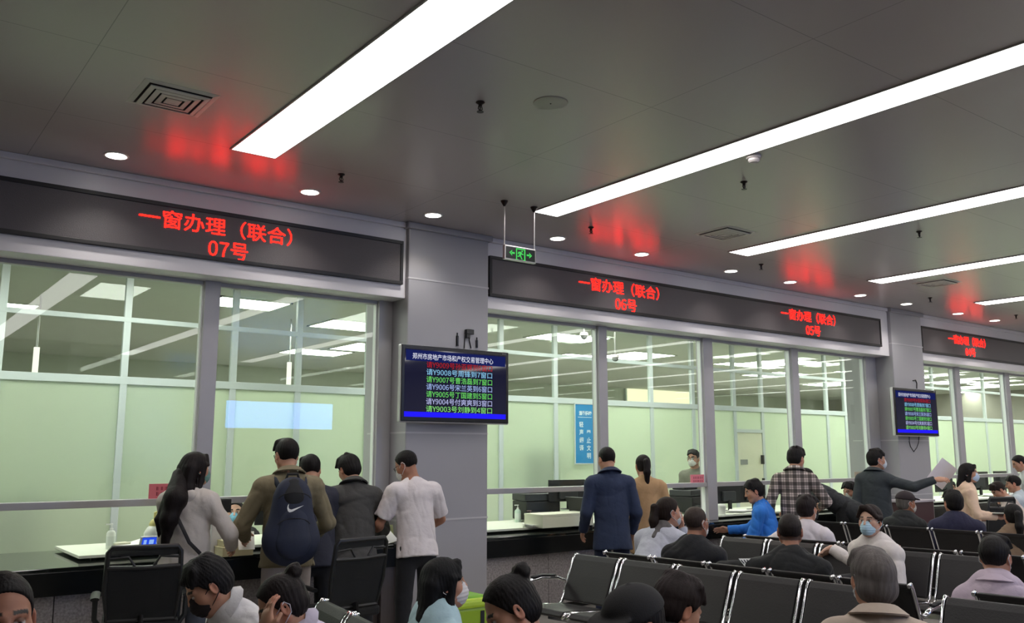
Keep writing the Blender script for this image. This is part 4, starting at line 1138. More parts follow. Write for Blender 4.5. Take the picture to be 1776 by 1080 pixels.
def head_tone(Vv, Hc, R, s, base, lip=1.0, brow=(.012, .009, .008)):
    T = np.tile(np.array(base), (len(Vv), 1)); L = (Vv - Hc) @ R / s; x, y, z = L.T; near = np.abs(L).max(1) < .14
    r = np.exp(-((np.abs(x) - .042) ** 2 / .0005 + (z + .03) ** 2 / .0007)) * near * (y > .02)
    T *= (1 + r[:, None] * np.array([.06, -.10, -.10]))
    er = near & (np.abs(x) > .072) & (y > -.04) & (y < .02); T[er] *= np.array([1.03, .86, .84])
    lp = near & (y > .082) & (((x / .025) ** 2 + ((z + .056) / .014) ** 2) < 1); T[lp] = T[lp] * np.array([.88, .68, .68])
    bz = .031 - 3.0 * (np.abs(x) - .03) ** 2
    bw = near & (y > .055) & (np.abs(z - bz) < .0055) & (np.abs(x) > .013) & (np.abs(x) < .05); T[bw] = brow
    for q in (-1, 1):
        c = V3(q * .031, .0745, .006); d = L - c; n = np.linalg.norm(d, axis=1); e = near & (n < .0142) & (y > .075) & (np.abs(z - .0055) < .0052)
        an = d[:, 1] / np.maximum(n, 1e-6); T[e] = (.5, .47, .44); T[e & (np.hypot(d[:, 0], d[:, 2]) < .0062)] = (.02, .012, .01)
        lid = near & (y > .072) & (np.hypot((x - q * .031) / 1.35, z - .006) < .0135) & (z - .006 > .0036); T[lid] = np.array(base) * .45
    return T

def hand(F, W, d, pn, s, curl=.5, side=1, spread=1.0, thumb=.6):
    """palm, four unequal fingers with two bends each and a thumb; d: direction of the fingers, pn: palm normal (fingers close towards it)"""
    d = unit(d); pn = unit(V3(*pn) - d * (d @ pn)); w = unit(np.cross(d, pn)) * side     # w: towards the thumb
    F.rc(W, W + d * .05 * s, .027 * s, .036 * s, .02, flat=pn, ff=1.7)
    F.rc(W + d * .035 * s + w * .014 * s, W + d * .078 * s + w * .012 * s, .027 * s, .026 * s, .014, flat=pn, ff=1.8)
    F.rc(W + d * .035 * s - w * .014 * s, W + d * .074 * s - w * .016 * s, .026 * s, .024 * s, .014, flat=pn, ff=1.8)
    for i, (o, l, r, e) in enumerate(((.030, .070, .0088, 1.0), (.0105, .078, .0092, .95), (-.009, .072, .0088, 1.0), (-.027, .056, .0078, 1.15))):
        b = W + (d * (.088 - (.006 if i == 3 else 0)) + w * o) * s; a = curl * e * .9; q = b; f = unit(d + w * o * 2.2 * spread)
        for j, fr in enumerate((.45, .32, .25)):
            a1 = a * (.6 + .75 * j); g = f * math.cos(a1) + pn * math.sin(a1); e2 = q + g * l * fr * s
            F.rc(q, e2, r * s * (1 - .07 * j), r * s * (.94 - .08 * j), .0035); q = e2
    b = W + (d * .022 + w * .026) * s; g = unit(d * .75 + w * .75 + pn * thumb * .6); e1 = b + g * .042 * s
    F.rc(b, e1, .0135 * s, .0105 * s, .01); g2 = unit(d * .95 + w * .2 + pn * thumb); F.rc(e1, e1 + g2 * .03 * s, .0102 * s, .0085 * s, .004)

def rotz(a): c, s = math.cos(a), math.sin(a); return np.array([[c, -s, 0], [s, c, 0], [0, 0, 1]])
def head_frame(yaw, pitch, roll):
    """yaw: facing in the room (0 = +X, 90 = +Y); pitch > 0 looks up; roll > 0 tips to the person's right"""
    y, p, r = math.radians(yaw), math.radians(pitch), math.radians(roll)
    f = V3(math.cos(y) * math.cos(p), math.sin(y) * math.cos(p), math.sin(p)); rt = V3(math.sin(y), -math.cos(y), 0); up = np.cross(rt, f)
    rt, up = rt * math.cos(r) - up * math.sin(r), up * math.cos(r) + rt * math.sin(r)
    return np.stack([rt, f, up], 1)

def ik(S, Wt, l1, l2, hint):
    d = Wt - S; L = np.linalg.norm(d); m = (l1 + l2) * .995
    if L > m: Wt = S + d / L * m; L = m
    d = unit(Wt - S); L = max(L, abs(l1 - l2) + .01)
    a = (l1 * l1 - l2 * l2 + L * L) / (2 * L); h = math.sqrt(max(l1 * l1 - a * a, 0)); n = unit(hint - d * (hint @ d))
    return S + d * a + n * h, Wt
def person(label, head, face, top, D=None, X=None, Y=None, pitch=0, roll=0, body=None, pose='stand', lean=0.0, side=0.0, s=1.0, skin='mid',
           hair='short', hairc=(24, 21, 21), armL=None, armR=None, bottom=('trousers', (30, 30, 34)), mask=None, glasses=None, fine=0.006, seed=1,
           sleeve='long', curl=.5, lift=0.0, seat_z=0.455, shoes=(24, 24, 26), wide=1.0, extras=(), hem=None, neckfwd=.0, twist=0.0, legs=None):
    """head: pixel of the head's centre; face, body: facing of head and chest in degrees; lean, side: how far the neck is ahead of / right of the hips;
    arms: (right, forward, up) of the wrist from the shoulder in the chest's frame, optional elbow hint and finger direction"""
    Hc = pt(head[0], head[1], D=D, X=X, Y=Y)
    body = face if body is None else body
    R = head_frame(face, pitch, roll); by = math.radians(body)
    bf = V3(math.cos(by), math.sin(by), 0); br = V3(math.sin(by), -math.cos(by), 0)
    N = Hc + s * (R @ V3(0, -.035, -.075)) + s * (V3(0, 0, -.085) - bf * (.02 + neckfwd))
    if pose == 'sit':
        hz = seat_z + .10 * s; Pv = N - bf * lean - br * side; Pv[2] = hz
    else:
        tl = .52 * s; h = math.sqrt(max(tl * tl - lean * lean - side * side, .02)); Pv = N - bf * lean - br * side - V3(0, 0, h)
        if pose == 'stand' and abs(Pv[2] - .9 * s) > .12: Pv[2] = .9 * s
    up = unit(N - Pv); cf = unit(bf - up * (bf @ up)); lf = unit(bf)
    py = by - math.radians(twist); pf = V3(math.cos(py), math.sin(py), 0); pr = V3(math.sin(py), -math.cos(py), 0)
    tl = np.linalg.norm(N - Pv)
    T = Pv + up * tl * .72 + cf * (.0) ; sw = .172 * s * wide
    SL = N - up * .088 * s - br * sw; SR = N - up * .088 * s + br * sw
    t = thing('person', (Pv[0], Pv[1], 0), label, 'person')
    skin_c = srgb(*SK[skin])
    # limbs
    def arm(S, spec, sg):
        spec = spec or ((.06, .03, -.52),)
        o = V3(*spec[0]) * s; W = S + br * o[0] * sg + bf * o[1] + V3(0, 0, o[2])
        hv = spec[1] if len(spec) > 1 and spec[1] is not None else (.3, -.85, -.3)
        hint = br * hv[0] * sg + bf * hv[1] + V3(0, 0, hv[2])
        E, W = ik(S, W, .285 * s, .255 * s, hint)
        fd = unit(W - E) if len(spec) < 3 or spec[2] is None else unit(br * spec[2][0] * sg + bf * spec[2][1] + V3(0, 0, spec[2][2]))
        pn = (-br * sg * .8 - V3(0, 0, .5)) if len(spec) < 4 or spec[3] is None else br * spec[3][0] * sg + bf * spec[3][1] + V3(0, 0, spec[3][2])
        cu = curl if len(spec) < 5 else spec[4]
        return E, W, fd, pn, cu
    EL, WL, fL, nL, cL = arm(SL, armL, -1); ER, WR, fR, nR, cR = arm(SR, armR, 1)
    HL, HR = Pv - pr * .088 * s - up * .03 * s, Pv + pr * .088 * s - up * .03 * s
    feet = []
    for sg, Hp in ((-1, HL), (1, HR)):
        if pose == 'sit':
            lg = (legs or {}).get(sg, (.06, .42, 0.0)); K = Hp + pf * lg[1] * s + pr * sg * lg[0] * s + V3(0, 0, .0); K[2] = seat_z + .075
            A = K + pf * (.03 + lg[2]) * s + V3(0, 0, 0); A[2] = .085
        else:
            A = Hp + pr * sg * .03 * s; A[2] = .085; K = (Hp + A) / 2 + pf * .025 * s; K[2] = Hp[2] * .53
        feet.append((Hp, K, A))
    # ---- body
    F = Field()
    for Hp, K, A in feet:
        F.rc(Hp, K, .076 * s, .055 * s, .04); F.rc(K, A, .052 * s, .036 * s, .03); F.rc(K + (A - K) * .2 - pf * .012 * s, K + (A - K) * .5 - pf * .012 * s, .046 * s, .042 * s, .03)
        F.rc(A - V3(0, 0, .035), A + pf * .15 * s - V3(0, 0, .055), .036 * s, .028 * s, .03)
    F.rc(Pv, Pv + up * tl * .35, .135 * s, .118 * s, .06, flat=cf, ff=1.35); F.rc(Pv + up * tl * .4, T, .125 * s, .14 * s, .06, flat=cf, ff=1.4)
    F.rc(SL, SR, .055 * s, .055 * s, .06); F.rc(N - up * .01, N - up * .10 * s, .060 * s, .085 * s, .05)
    for S in (SL, SR): F.rc(N - up * .03 * s, S + (N - S) * .12 + up * .004 * s, .048 * s, .046 * s, .05)
    for S, E, W, fd, pn, cu, sg in ((SL, EL, WL, fL, nL, cL, -1), (SR, ER, WR, fR, nR, cR, 1)):
        F.rc(S, E, .050 * s, .038 * s, .03); F.rc(E, W, .038 * s, .026 * s, .015); F.rc(E + (W - E) * .12, E + (W - E) * .4, .040 * s, .036 * s, .02)
        hand(F, W, fd, pn, s * .98, cu, side=sg)
    head_prims(F, Hc, R, s, N - up * .01)
    fz = [(Hc, .135 * s), (WL + fL * .09, .12), (WR + fR * .09, .12)]
    Vv, Q = F.mesh(.013, fz, fine); tone = head_tone(Vv, Hc, R, s, skin_c)
    if hair == 'buzz':
        L = (Vv - Hc) @ R / s; m = (np.abs(L).max(1) < .15) & hair_zone(L) ; tone[m] = np.array(srgb(*hairc)) * .8 + tone[m] * .2
    quads('body', Vv, Q, M_SKIN, t, tone)
    # ---- garments
    kind, tc = top[0], top[1]; o = dict(wide=0.0, torso=.016, arm=.012, col=True, fold=.0035, hemz=-.12, mat=None)
    o.update({'tee': dict(torso=.018, arm=.020, col=False, hemz=-.10, fold=.005), 'shirt': dict(torso=.020, arm=.013, hemz=-.08, fold=.0045), 'jacket': dict(torso=.030, arm=.016, hemz=-.12, fold=.005),
              'suit': dict(torso=.028, arm=.015, hemz=-.20, fold=.0035), 'coat': dict(torso=.030, arm=.018, hemz=-.28, fold=.005), 'sweater': dict(torso=.022, arm=.014, hemz=-.08, fold=.004)}.get(kind, {}))
    if len(top) > 2: o.update(top[2])
    if hem is not None: o['hemz'] = hem
    m = o['mat'] or cloth(label_word(kind) + '_%d_%d_%d' % tc, tc, rough=o.get('rough', .85))
    G = Field(); a, b = o['torso'] * s, o['arm'] * s; hz = o['hemz'] * s
    if pose == 'sit': hz = max(hz, -.06 * s)
    ce = [(Pv + up * hz, -up)]
    nk = [(N + up * (.036 if o['col'] else .014) * s + cf * .02, up + cf * .35)]
    lo = Pv + up * (hz - .05)
    G.rc(lo, Pv + up * tl * .4, (.176 * s + a), .128 * s + a, .05, flat=cf, ff=1.30, cut=ce); G.rc(Pv + up * tl * .35, T, .125 * s + a, .142 * s + a, .06, flat=cf, ff=1.38, cut=ce)
    G.rc(SL + br * .01, SR - br * .01, .056 * s + a * .6, None, .06); G.rc(N - up * .0, N - up * .10 * s, .058 * s + a * .3, .09 * s, .05, cut=nk)
    for S in (SL, SR): G.rc(N + (S - N) * .30 - up * .022 * s, S + (N - S) * .1 + up * .004 * s, .046 * s + a * .5, .048 * s + a * .6, .05)
    if o['col']: G.rc(N + up * .005 * s - cf * .004, N + up * .045 * s + cf * .008, .066 * s + a * .2, .064 * s + a * .2, .012, cut=nk)
    for S, E, W, sg in ((SL, EL, WL, -1), (SR, ER, WR, 1)):
        if sleeve == 'long':
            G.rc(S, E, .056 * s + b, .044 * s + b, .03); w2 = W - unit(W - E) * .005
            G.rc(E, w2, .044 * s + b, .032 * s + b, .02, cut=[(w2, unit(W - E))])
        elif sleeve == 'half':
            w2 = S + (E - S) * .80; G.rc(S, E, .060 * s + b, .056 * s + b, .03, cut=[(w2, unit(E - S))])
    if sleeve == 'push':
        for S, E, W in ((SL, EL, WL), (SR, ER, WR)):
            G.rc(S, E, .056 * s + b, .046 * s + b, .03); w2 = E + (W - E) * .45; G.rc(E, w2, .046 * s + b, .042 * s + b, .02, cut=[(w2, unit(W - E))])
    Vg, Qg = G.mesh(max(.009, fine * 1.5), wrinkle=folds(seed, o['fold'] * 1.9, 32)); Vg = relax(Vg, Qg, 1, .4)
    tp = quads(label_word(kind), Vg, Qg, m, t)
    if 'collar' in extras:      # folded collar
        mb = MB(); pts = []
        for k in range(13):
            an = math.radians(-150 + 25 * k); pts.append(N + up * (.044 + .014 * math.cos(an)) * s - cf * math.cos(an) * .076 * s + br * math.sin(an) * .080 * s - up * .012 * (1 - math.cos(an)) * s)
        P1 = []; F1 = []
        for k, q in enumerate(pts):
            out = unit(q - N - up * ((q - N) @ up)); P1 += [q + up * .022 * s, q + out * .044 * s - up * (.004 + .012 * abs(math.sin(an))) * s, q + out * .038 * s - up * (.012 + .012 * abs(math.sin(an))) * s, q - out * .008 * s + up * .014 * s]
        for k in range(len(pts) - 1):
            for j in range(4): F1.append((4 * k + j, 4 * k + (j + 1) % 4, 4 * k + 4 + (j + 1) % 4, 4 * k + 4 + j))
        F1 += [(0, 1, 2, 3), tuple(4 * (len(pts) - 1) + j for j in (3, 2, 1, 0))]
        mb.add(P1, F1).build('collar', m, tp, smooth='auto')
    if bottom:
        bk, bc = bottom[0], bottom[1]; G = Field(); m2 = cloth(bk + '_%d_%d_%d' % bc, bc, rough=.9)
        G.rc(Pv + up * .05 * s, Pv - up * .04 * s, (.125 * s), .140 * s, .05, flat=pf, ff=1.25)
        if bk == 'skirt':
            G.rc(Pv - up * .04 * s, (feet[0][1] + feet[1][1]) / 2, .15 * s, .17 * s, .05, flat=pf, ff=1.2, cut=[((feet[0][1] + feet[1][1]) / 2, unit((feet[0][1] + feet[1][1]) / 2 - Pv))])
        else:
            for Hp, K, A in feet: G.rc(Hp, K, .088 * s, .072 * s, .03); G.rc(K, A, .070 * s, .056 * s, .02, cut=[(A - V3(0, 0, .03), unit(A - K))])
        Vg, Qg = G.mesh(.013, wrinkle=folds(seed + 5, .003, 14)); quads(bk, Vg, Qg, m2, t)
    for Hp, K, A in feet:
        G = Field(); z0 = [(V3(0, 0, .006), V3(0, 0, -1))]
        G.rc(A - V3(0, 0, .045) - pf * .03, A + pf * .16 * s - V3(0, 0, .055), .046 * s, .040 * s, .03, cut=z0); G.rc(A - V3(0, 0, .03), A + V3(0, 0, .01), .046 * s, .044 * s, .02)
        Vg, Qg = G.mesh(.011); quads('shoe', Vg, Qg, mat('shoe_%d' % shoes[0], shoes, rough=.5), t)
    hair_piece(t, Hc, R, s, hair, hairc, fine, seed, up, cf)
    if mask: mask_piece(t, Hc, R, s, mask, fine)
    if glasses: glasses_piece(t, Hc, R, s, glasses)
    return dict(t=t, Hc=Hc, R=R, s=s, N=N, P=Pv, up=up, cf=cf, br=br, bf=bf, SL=SL, SR=SR, WL=WL, WR=WR, EL=EL, ER=ER, T=T, fL=fL, fR=fR, top=tp, tl=tl)

def label_word(k): return {'tee': 'tee_shirt', 'suit': 'suit_jacket'}.get(k, k)
def hair_zone(L, front=.058, nape=-.055):
    x, y, z = L.T
    ell = (x / .08) ** 2 + ((y + .014) / .102) ** 2 + ((z - .03) / .09) ** 2 > .85
    return ((z > front - .0 * y) | ((y < .012 + .62 * z) & (z > nape))) & ell & ~((np.abs(x) > .07) & (z < .022) & (y > -.03))

def hair_piece(t, Hc, R, s, style, c, fine, seed, up, cf):
    if style in ('none',): return
    F = Field(); I3 = np.eye(3); r = random.Random(seed + 11)
    def n(*a): return unit(a)
    cap_ = dict(short=(.082, .106, .097), crop=(.080, .102, .093), buzz=(.0795, .100, .0905), full=(.090, .110, .103), long=(.089, .110, .099), pony=(.083, .105, .096), bob=(.093, .114, .102), bun=(.084, .106, .096), elder=(.088, .112, .100), swept=(.086, .109, .099), under_cap=(.081, .104, .08)).get(style, (.084, .106, .098))
    nape = dict(short=-.058, crop=-.05, buzz=-.05, full=-.07, long=-.08, pony=-.06, bob=-.085, bun=-.06, elder=-.085, swept=-.08, under_cap=-.06).get(style, -.06)
    front = dict(short=.060, crop=.064, buzz=.068, full=.052, long=.058, pony=.066, bob=.046, bun=.064, elder=.05, swept=.06, under_cap=.03).get(style, .06)
    c0 = V3(0, -.016, .032)
    # crown above the hairline; back and sides behind the ears; temples
    F.el(c0, I3, cap_, .006, cut=[(V3(0, .0, front), n(0, .32, -1))])
    F.el(c0, I3, cap_, .006, cut=[(V3(0, .014, .0), n(0, 1, -.62)), (V3(0, 0, nape), n(0, -.25, -1))])
    if style not in ('buzz', 'crop', 'short'):
        F.el(c0 + V3(0, -.012, -.05), I3, (cap_[0] * .93, cap_[1] * .85, .07), .02, cut=[(V3(0, -.012, 0), n(0, 1, -.3)), (V3(0, 0, nape - .025), n(0, 0, -1))])
    if style in ('short', 'full', 'elder'):
        for q in (-1, 1): F.rc((q * .074, .012, .03), (q * .077, .006, -.004), .010, .006, .01)
        for k in range(7):      # tufts of the fringe and the crown
            x = (k - 3) * .02; F.rc((x, .02, .118 - abs(x) * .25), (x * 1.15 + r.uniform(-.008, .008), .082 - abs(x) * .35, .085 - abs(x) * .5 + r.uniform(-.006, .006)), .020, .010, .018)
        if style == 'full':
            for k in range(5): F.rc((r.uniform(-.04, .04), r.uniform(-.08, .0), .108), (r.uniform(-.05, .05), r.uniform(-.09, .03), .122), .020, .010, .025)
    if style in ('short', 'full'):      # ears stay clear
        for q in (-1, 1): F.el((q * .085, -.006, -.012), I3, (.016, .022, .034), .008, op='-')
    toS = lambda w: R.T @ (np.asarray(w, float) - Hc) / s
    dn = R.T @ V3(0, 0, -1); bk = R.T @ (-cf)
    if style == 'long':
        for q in (-1, 1):
            F.rc((q * .074, .03, .03), (q * .076, .0, -.09), .020, .024, .02); F.rc((q * .076, .0, -.09), V3(q * .085, -.02, -.06) + dn * .14 + bk * .03, .024, .020, .02)
            F.rc((q * .02, .07, .10), (q * .066, .062, .03), .016, .012, .02)
        for x in (-.05, 0, .05): F.rc((x, -.075, .0), V3(x, -.075, -.05) + dn * .10 + bk * .03, .05, .045, .03); F.rc(V3(x, -.075, -.05) + dn * .10 + bk * .03, V3(x * .9 - .01, -.07, -.05) + dn * .30 + bk * .05, .045, .022, .03)
    if style == 'pony':
        F.rc((0, -.10, .045), V3(0, -.13, .03) + bk * .02, .026, .024, .01); p0 = V3(0, -.13, .03) + bk * .02; p1 = p0 + dn * .12 + bk * .02; p2 = p1 + dn * .16 - bk * .01
        F.rc(p0, p1, .03, .038, .02); F.rc(p1, p2, .038, .018, .02)
    if style == 'bob':
        for q in (-1, 1): F.rc((q * .078, .025, .04), (q * .08, .012, -.075), .020, .022, .02); F.rc((q * .01, .06, .105), (q * .07, .06, .035), .018, .014, .02)
        F.el((0, -.055, -.055), I3, (.082, .06, .06), .03)
    if style == 'swept':
        F.el((0, -.058, -.05), I3, (.068, .056, .055), .03)
        for q in (-1, 1): F.rc((q * .018 + .015, .066, .106), (q * .075, .050, .034), .022, .013, .02); F.rc((q * .075, .050, .034), (q * .083, -.01, .022), .013, .018, .015)
    if style == 'elder':
        F.el((0, -.045, -.045), I3, (.082, .072, .058), .03)
        for q in (-1, 1): F.el((q * .09, .012, -.03), I3, (.02, .024, .034), .01, op='-')
    if style == 'bun':
        b = V3(0, -.108, .098); F.el(b, I3, (.036, .036, .034), .012)
        for k in range(9):
            a = k * 2.4; F.el(b + V3(.022 * math.cos(a), .02 * math.sin(a), .016 * math.sin(a * 1.7)), I3, (.018, .018, .016), .006)
    amp = dict(buzz=.0004, crop=.0009, short=.0009, full=.0012, elder=.0010).get(style, .0010)
    Vh, Q = F.mesh(max(.0045, fine * .8), wrinkle=strands(seed, R, Hc, amp, 34)); Vh = relax(Vh, Q, 1, .3)
    quads('hair', Hc + (Vh * s) @ R.T, Q, hair_mat(c), t)

def mask_piece(t, Hc, R, s, c, fine):
    F = Field(); I3 = np.eye(3); front = [(V3(0, .046, 0), unit((0, -1, .12))), (V3(0, .06, -.008), unit((0, -.42, 1)))]
    F.el((0, .030, -.050), I3, (.0635, .076, .064), .01, cut=front); F.rc((0, .082, -.012), (0, .094, -.05), .018, .022, .03, cut=front); F.el((0, .052, -.075), I3, (.046, .052, .042), .02, cut=front)
    def pleat(X, Y, Z): return f32(.0012) * np.sin(f32(330) * Z + f32(60) * X * X)
    Vm, Q = F.mesh(max(.0042, fine * .75), wrinkle=pleat); Vm = relax(Vm, Q, 1, .3)
    e = MB()
    for q in (-1, 1):
        for a, b in (((q * .056, .052, -.022), (q * .086, -.018, .022)), ((q * .05, .052, -.082), (q * .087, -.026, -.03))):
            m_ = (V3(*a) + V3(*b)) / 2 + V3(q * .008, 0, 0); e.tube([Hc + R @ (V3(*p) * s) for p in (a, m_, b)], .0022 * s, n=5)
        e.tube([Hc + R @ (V3(*p) * s) for p in ((q * .086, -.018, .022), (q * .083, -.034, .0), (q * .087, -.026, -.03))], .0022 * s, n=5)
    quads('face_mask', Hc + (Vm * s) @ R.T, Q, mat('mask_%d_%d' % (c[0], c[2]), c, rough=.8, bump=.1, bscale=400), t, extra=e)

def glasses_piece(t, Hc, R, s, c):
    m = MB(); P = lambda *a: Hc + R @ (V3(*a) * s)
    for q in (-1, 1):
        m.tube([P(q * .033 + .023 * math.cos(a), .098 - .0012 * (10 * math.cos(a) * q) , .004 + .017 * math.sin(a)) for a in [2 * math.pi * k / 14 for k in range(14)]], .0022 * s, n=6, closed=True)
        m.tube([P(q * .056, .092, .010), P(q * .078, .05, .012), P(q * .084, -.015, .012), P(q * .083, -.035, -.006)], .002 * s, n=6)
    m.tube([P(-.011, .099, .008), P(0, .103, .011), P(.011, .099, .008)], .002 * s, n=6)
    g = m.build('glasses', mat('spectacle_frame_%d' % c[0], c, rough=.3, metal=.3), t, smooth='auto')
    l = MB()
    for q in (-1, 1): l.prism([(.022 * math.cos(a), .016 * math.sin(a)) for a in [2 * math.pi * k / 14 for k in range(14)]], P(q * .033, .0975, .004), R @ V3(1, 0, 0) * s, R @ V3(0, 0, 1) * s, R @ V3(0, .001, 0))
    l.build('lens', glass('spectacle_lens', (.95, .97, .97)), g)
# ================================================================== the people of the hall
TR = 'trousers'
def plaid(yaw):
    m = mat('cloth_plaid_flannel', (150, 140, 138), rough=.9); nt = m.node_tree; N = nt.nodes; L = nt.links; b = N['Principled BSDF']
    tc = N.new('ShaderNodeTexCoord'); mp = N.new('ShaderNodeMapping'); mp.inputs['Rotation'].default_value = (0, 0, -math.radians(yaw - 90)); L.new(tc.outputs['Object'], mp.inputs['Vector'])
    sx = N.new('ShaderNodeSeparateXYZ'); L.new(mp.outputs['Vector'], sx.inputs[0])
    def band(sock, pitch, w, start):
        a = N.new('ShaderNodeMath'); a.operation = 'ADD'; a.inputs[1].default_value = start; L.new(sock, a.inputs[0])
        p = N.new('ShaderNodeMath'); p.operation = 'PINGPONG'; p.inputs[1].default_value = pitch / 2; L.new(a.outputs[0], p.inputs[0])
        c = N.new('ShaderNodeMath'); c.operation = 'LESS_THAN'; c.inputs[1].default_value = w / 2; L.new(p.outputs[0], c.inputs[0]); return c.outputs[0]
    cur = None
    for sock, pitch, w, st, f in ((sx.outputs['X'], .085, .042, 0, .33), (sx.outputs['Z'], .085, .042, .01, .33), (sx.outputs['X'], .085, .008, .0425, .5), (sx.outputs['Z'], .085, .008, .0525, .5)):
        mr = N.new('ShaderNodeMapRange'); mr.inputs['To Min'].default_value = 1; mr.inputs['To Max'].default_value = f; L.new(band(sock, pitch, w, st), mr.inputs['Value'])
        if cur is None: cur = mr.outputs['Result']
        else:
            k = N.new('ShaderNodeMath'); k.operation = 'MULTIPLY'; L.new(cur, k.inputs[0]); L.new(mr.outputs['Result'], k.inputs[1]); cur = k.outputs[0]
    v = N.new('ShaderNodeVectorMath'); v.operation = 'SCALE'; v.inputs[0].default_value = srgb(198, 184, 178); L.new(cur, v.inputs['Scale']); L.new(v.outputs['Vector'], b.inputs['Base Color'])
    return m

def strap(p, pts, r, name='shoulder_strap', c=(28, 26, 30), flat=(1.6, .35)):
    return MB().tube(pts, r, n=8, flat=flat).build(name, mat('strap_%d_%d' % (c[0], c[2]), c, rough=.7), p['t'], smooth='auto')
def field_part(F, name, m, parent, h=.008, wr=None, rel=1):
    Vv, Q = F.mesh(h, wrinkle=wr); return quads(name, relax(Vv, Q, rel, .4), Q, m, parent)
def cap_piece(p, c, brim=True, name='cap'):
    F = Field(); R, Hc, s = p['R'], p['Hc'], p['s']; I3 = np.eye(3)
    F.el((0, -.012, .045), I3, (.094, .114, .092), .01, cut=[(V3(0, 0, .036), unit((0, -.12, -1)))])
    if brim: F.rc((-.03, .085, .048), (.03, .085, .048), .066, .066, .012, flat=(0, .25, 1), ff=7, cut=[(V3(0, .06, 0), V3(0, -1, 0))])
    F.el((0, -.012, .137), I3, (.008, .008, .006), .004)
    Vv, Q = F.mesh(.006); Vv = relax(Vv, Q, 1, .3)
    quads(name, Hc + (Vv * s) @ R.T, Q, mat('cap_%d_%d' % (c[0], c[2]), c, rough=.85, bump=.2, bscale=300), p['t'])

# ---- standing at counter 07
p = person('woman with very long dark hair in a pale hooded jacket at the left counter', (340, 813), 12, ('jacket', (196, 188, 182)), Y=6.75, body=48, hair='long', hairc=(26, 20, 20), mask=(104, 146, 138),
           bottom=(TR, (72, 76, 86)), armR=((.10, .22, -.34), (.7, -.7, -.3)), armL=((-.02, .26, -.36), (.1, -.9, -.3)), s=.97, seed=3, hem=-.04, lean=.02, wide=.95)
Nn, up, cf, br, T = p['N'], p['up'], p['cf'], p['br'], p['T']
strap(p, [Nn - up * .06 - br * .11 + cf * .0, Nn - up * .10 - br * .07 - cf * .125, Nn - up * .22 + br * .02 - cf * .165, Nn - up * .36 + br * .10 - cf * .16, Nn - up * .44 + br * .16 - cf * .10], .008)
F = Field(); F.rc(Nn - up * .035 - br * .05 - cf * .075, Nn - up * .035 + br * .05 - cf * .075, .042, .042, .03); F.rc(Nn - up * .04 - cf * .085, Nn - up * .13 - cf * .12, .065, .03, .03, flat=cf, ff=1.6)
field_part(F, 'hood', MATS['cloth_jacket_196_188_182'], p['top'], wr=folds(2, .003, 30))
F = Field(); toW = lambda q: p['Hc'] + p['R'] @ V3(*q) * p['s']; b0 = toW((-.02, -.10, -.06))      # the long fall of hair down the back
b1 = Nn - up * .06 - cf * .15 - br * .03; b2 = Nn - up * .20 - cf * .185 - br * .05; b3 = Nn - up * .36 - cf * .175 - br * .07
F.rc(b0, b1, .074, .080, .03); F.rc(b1, b2, .078, .060, .03); F.rc(b2, b3, .058, .030, .03)
F.rc(b1 - br * .06, b2 - br * .08, .034, .022, .02); F.rc(b2 - br * .08, b3 - br * .05 + up * .04, .022, .010, .02)
field_part(F, 'hair', hair_mat((26, 20, 20)), p['t'], .007, strands(4, None, None, .0016, 30), rel=2)

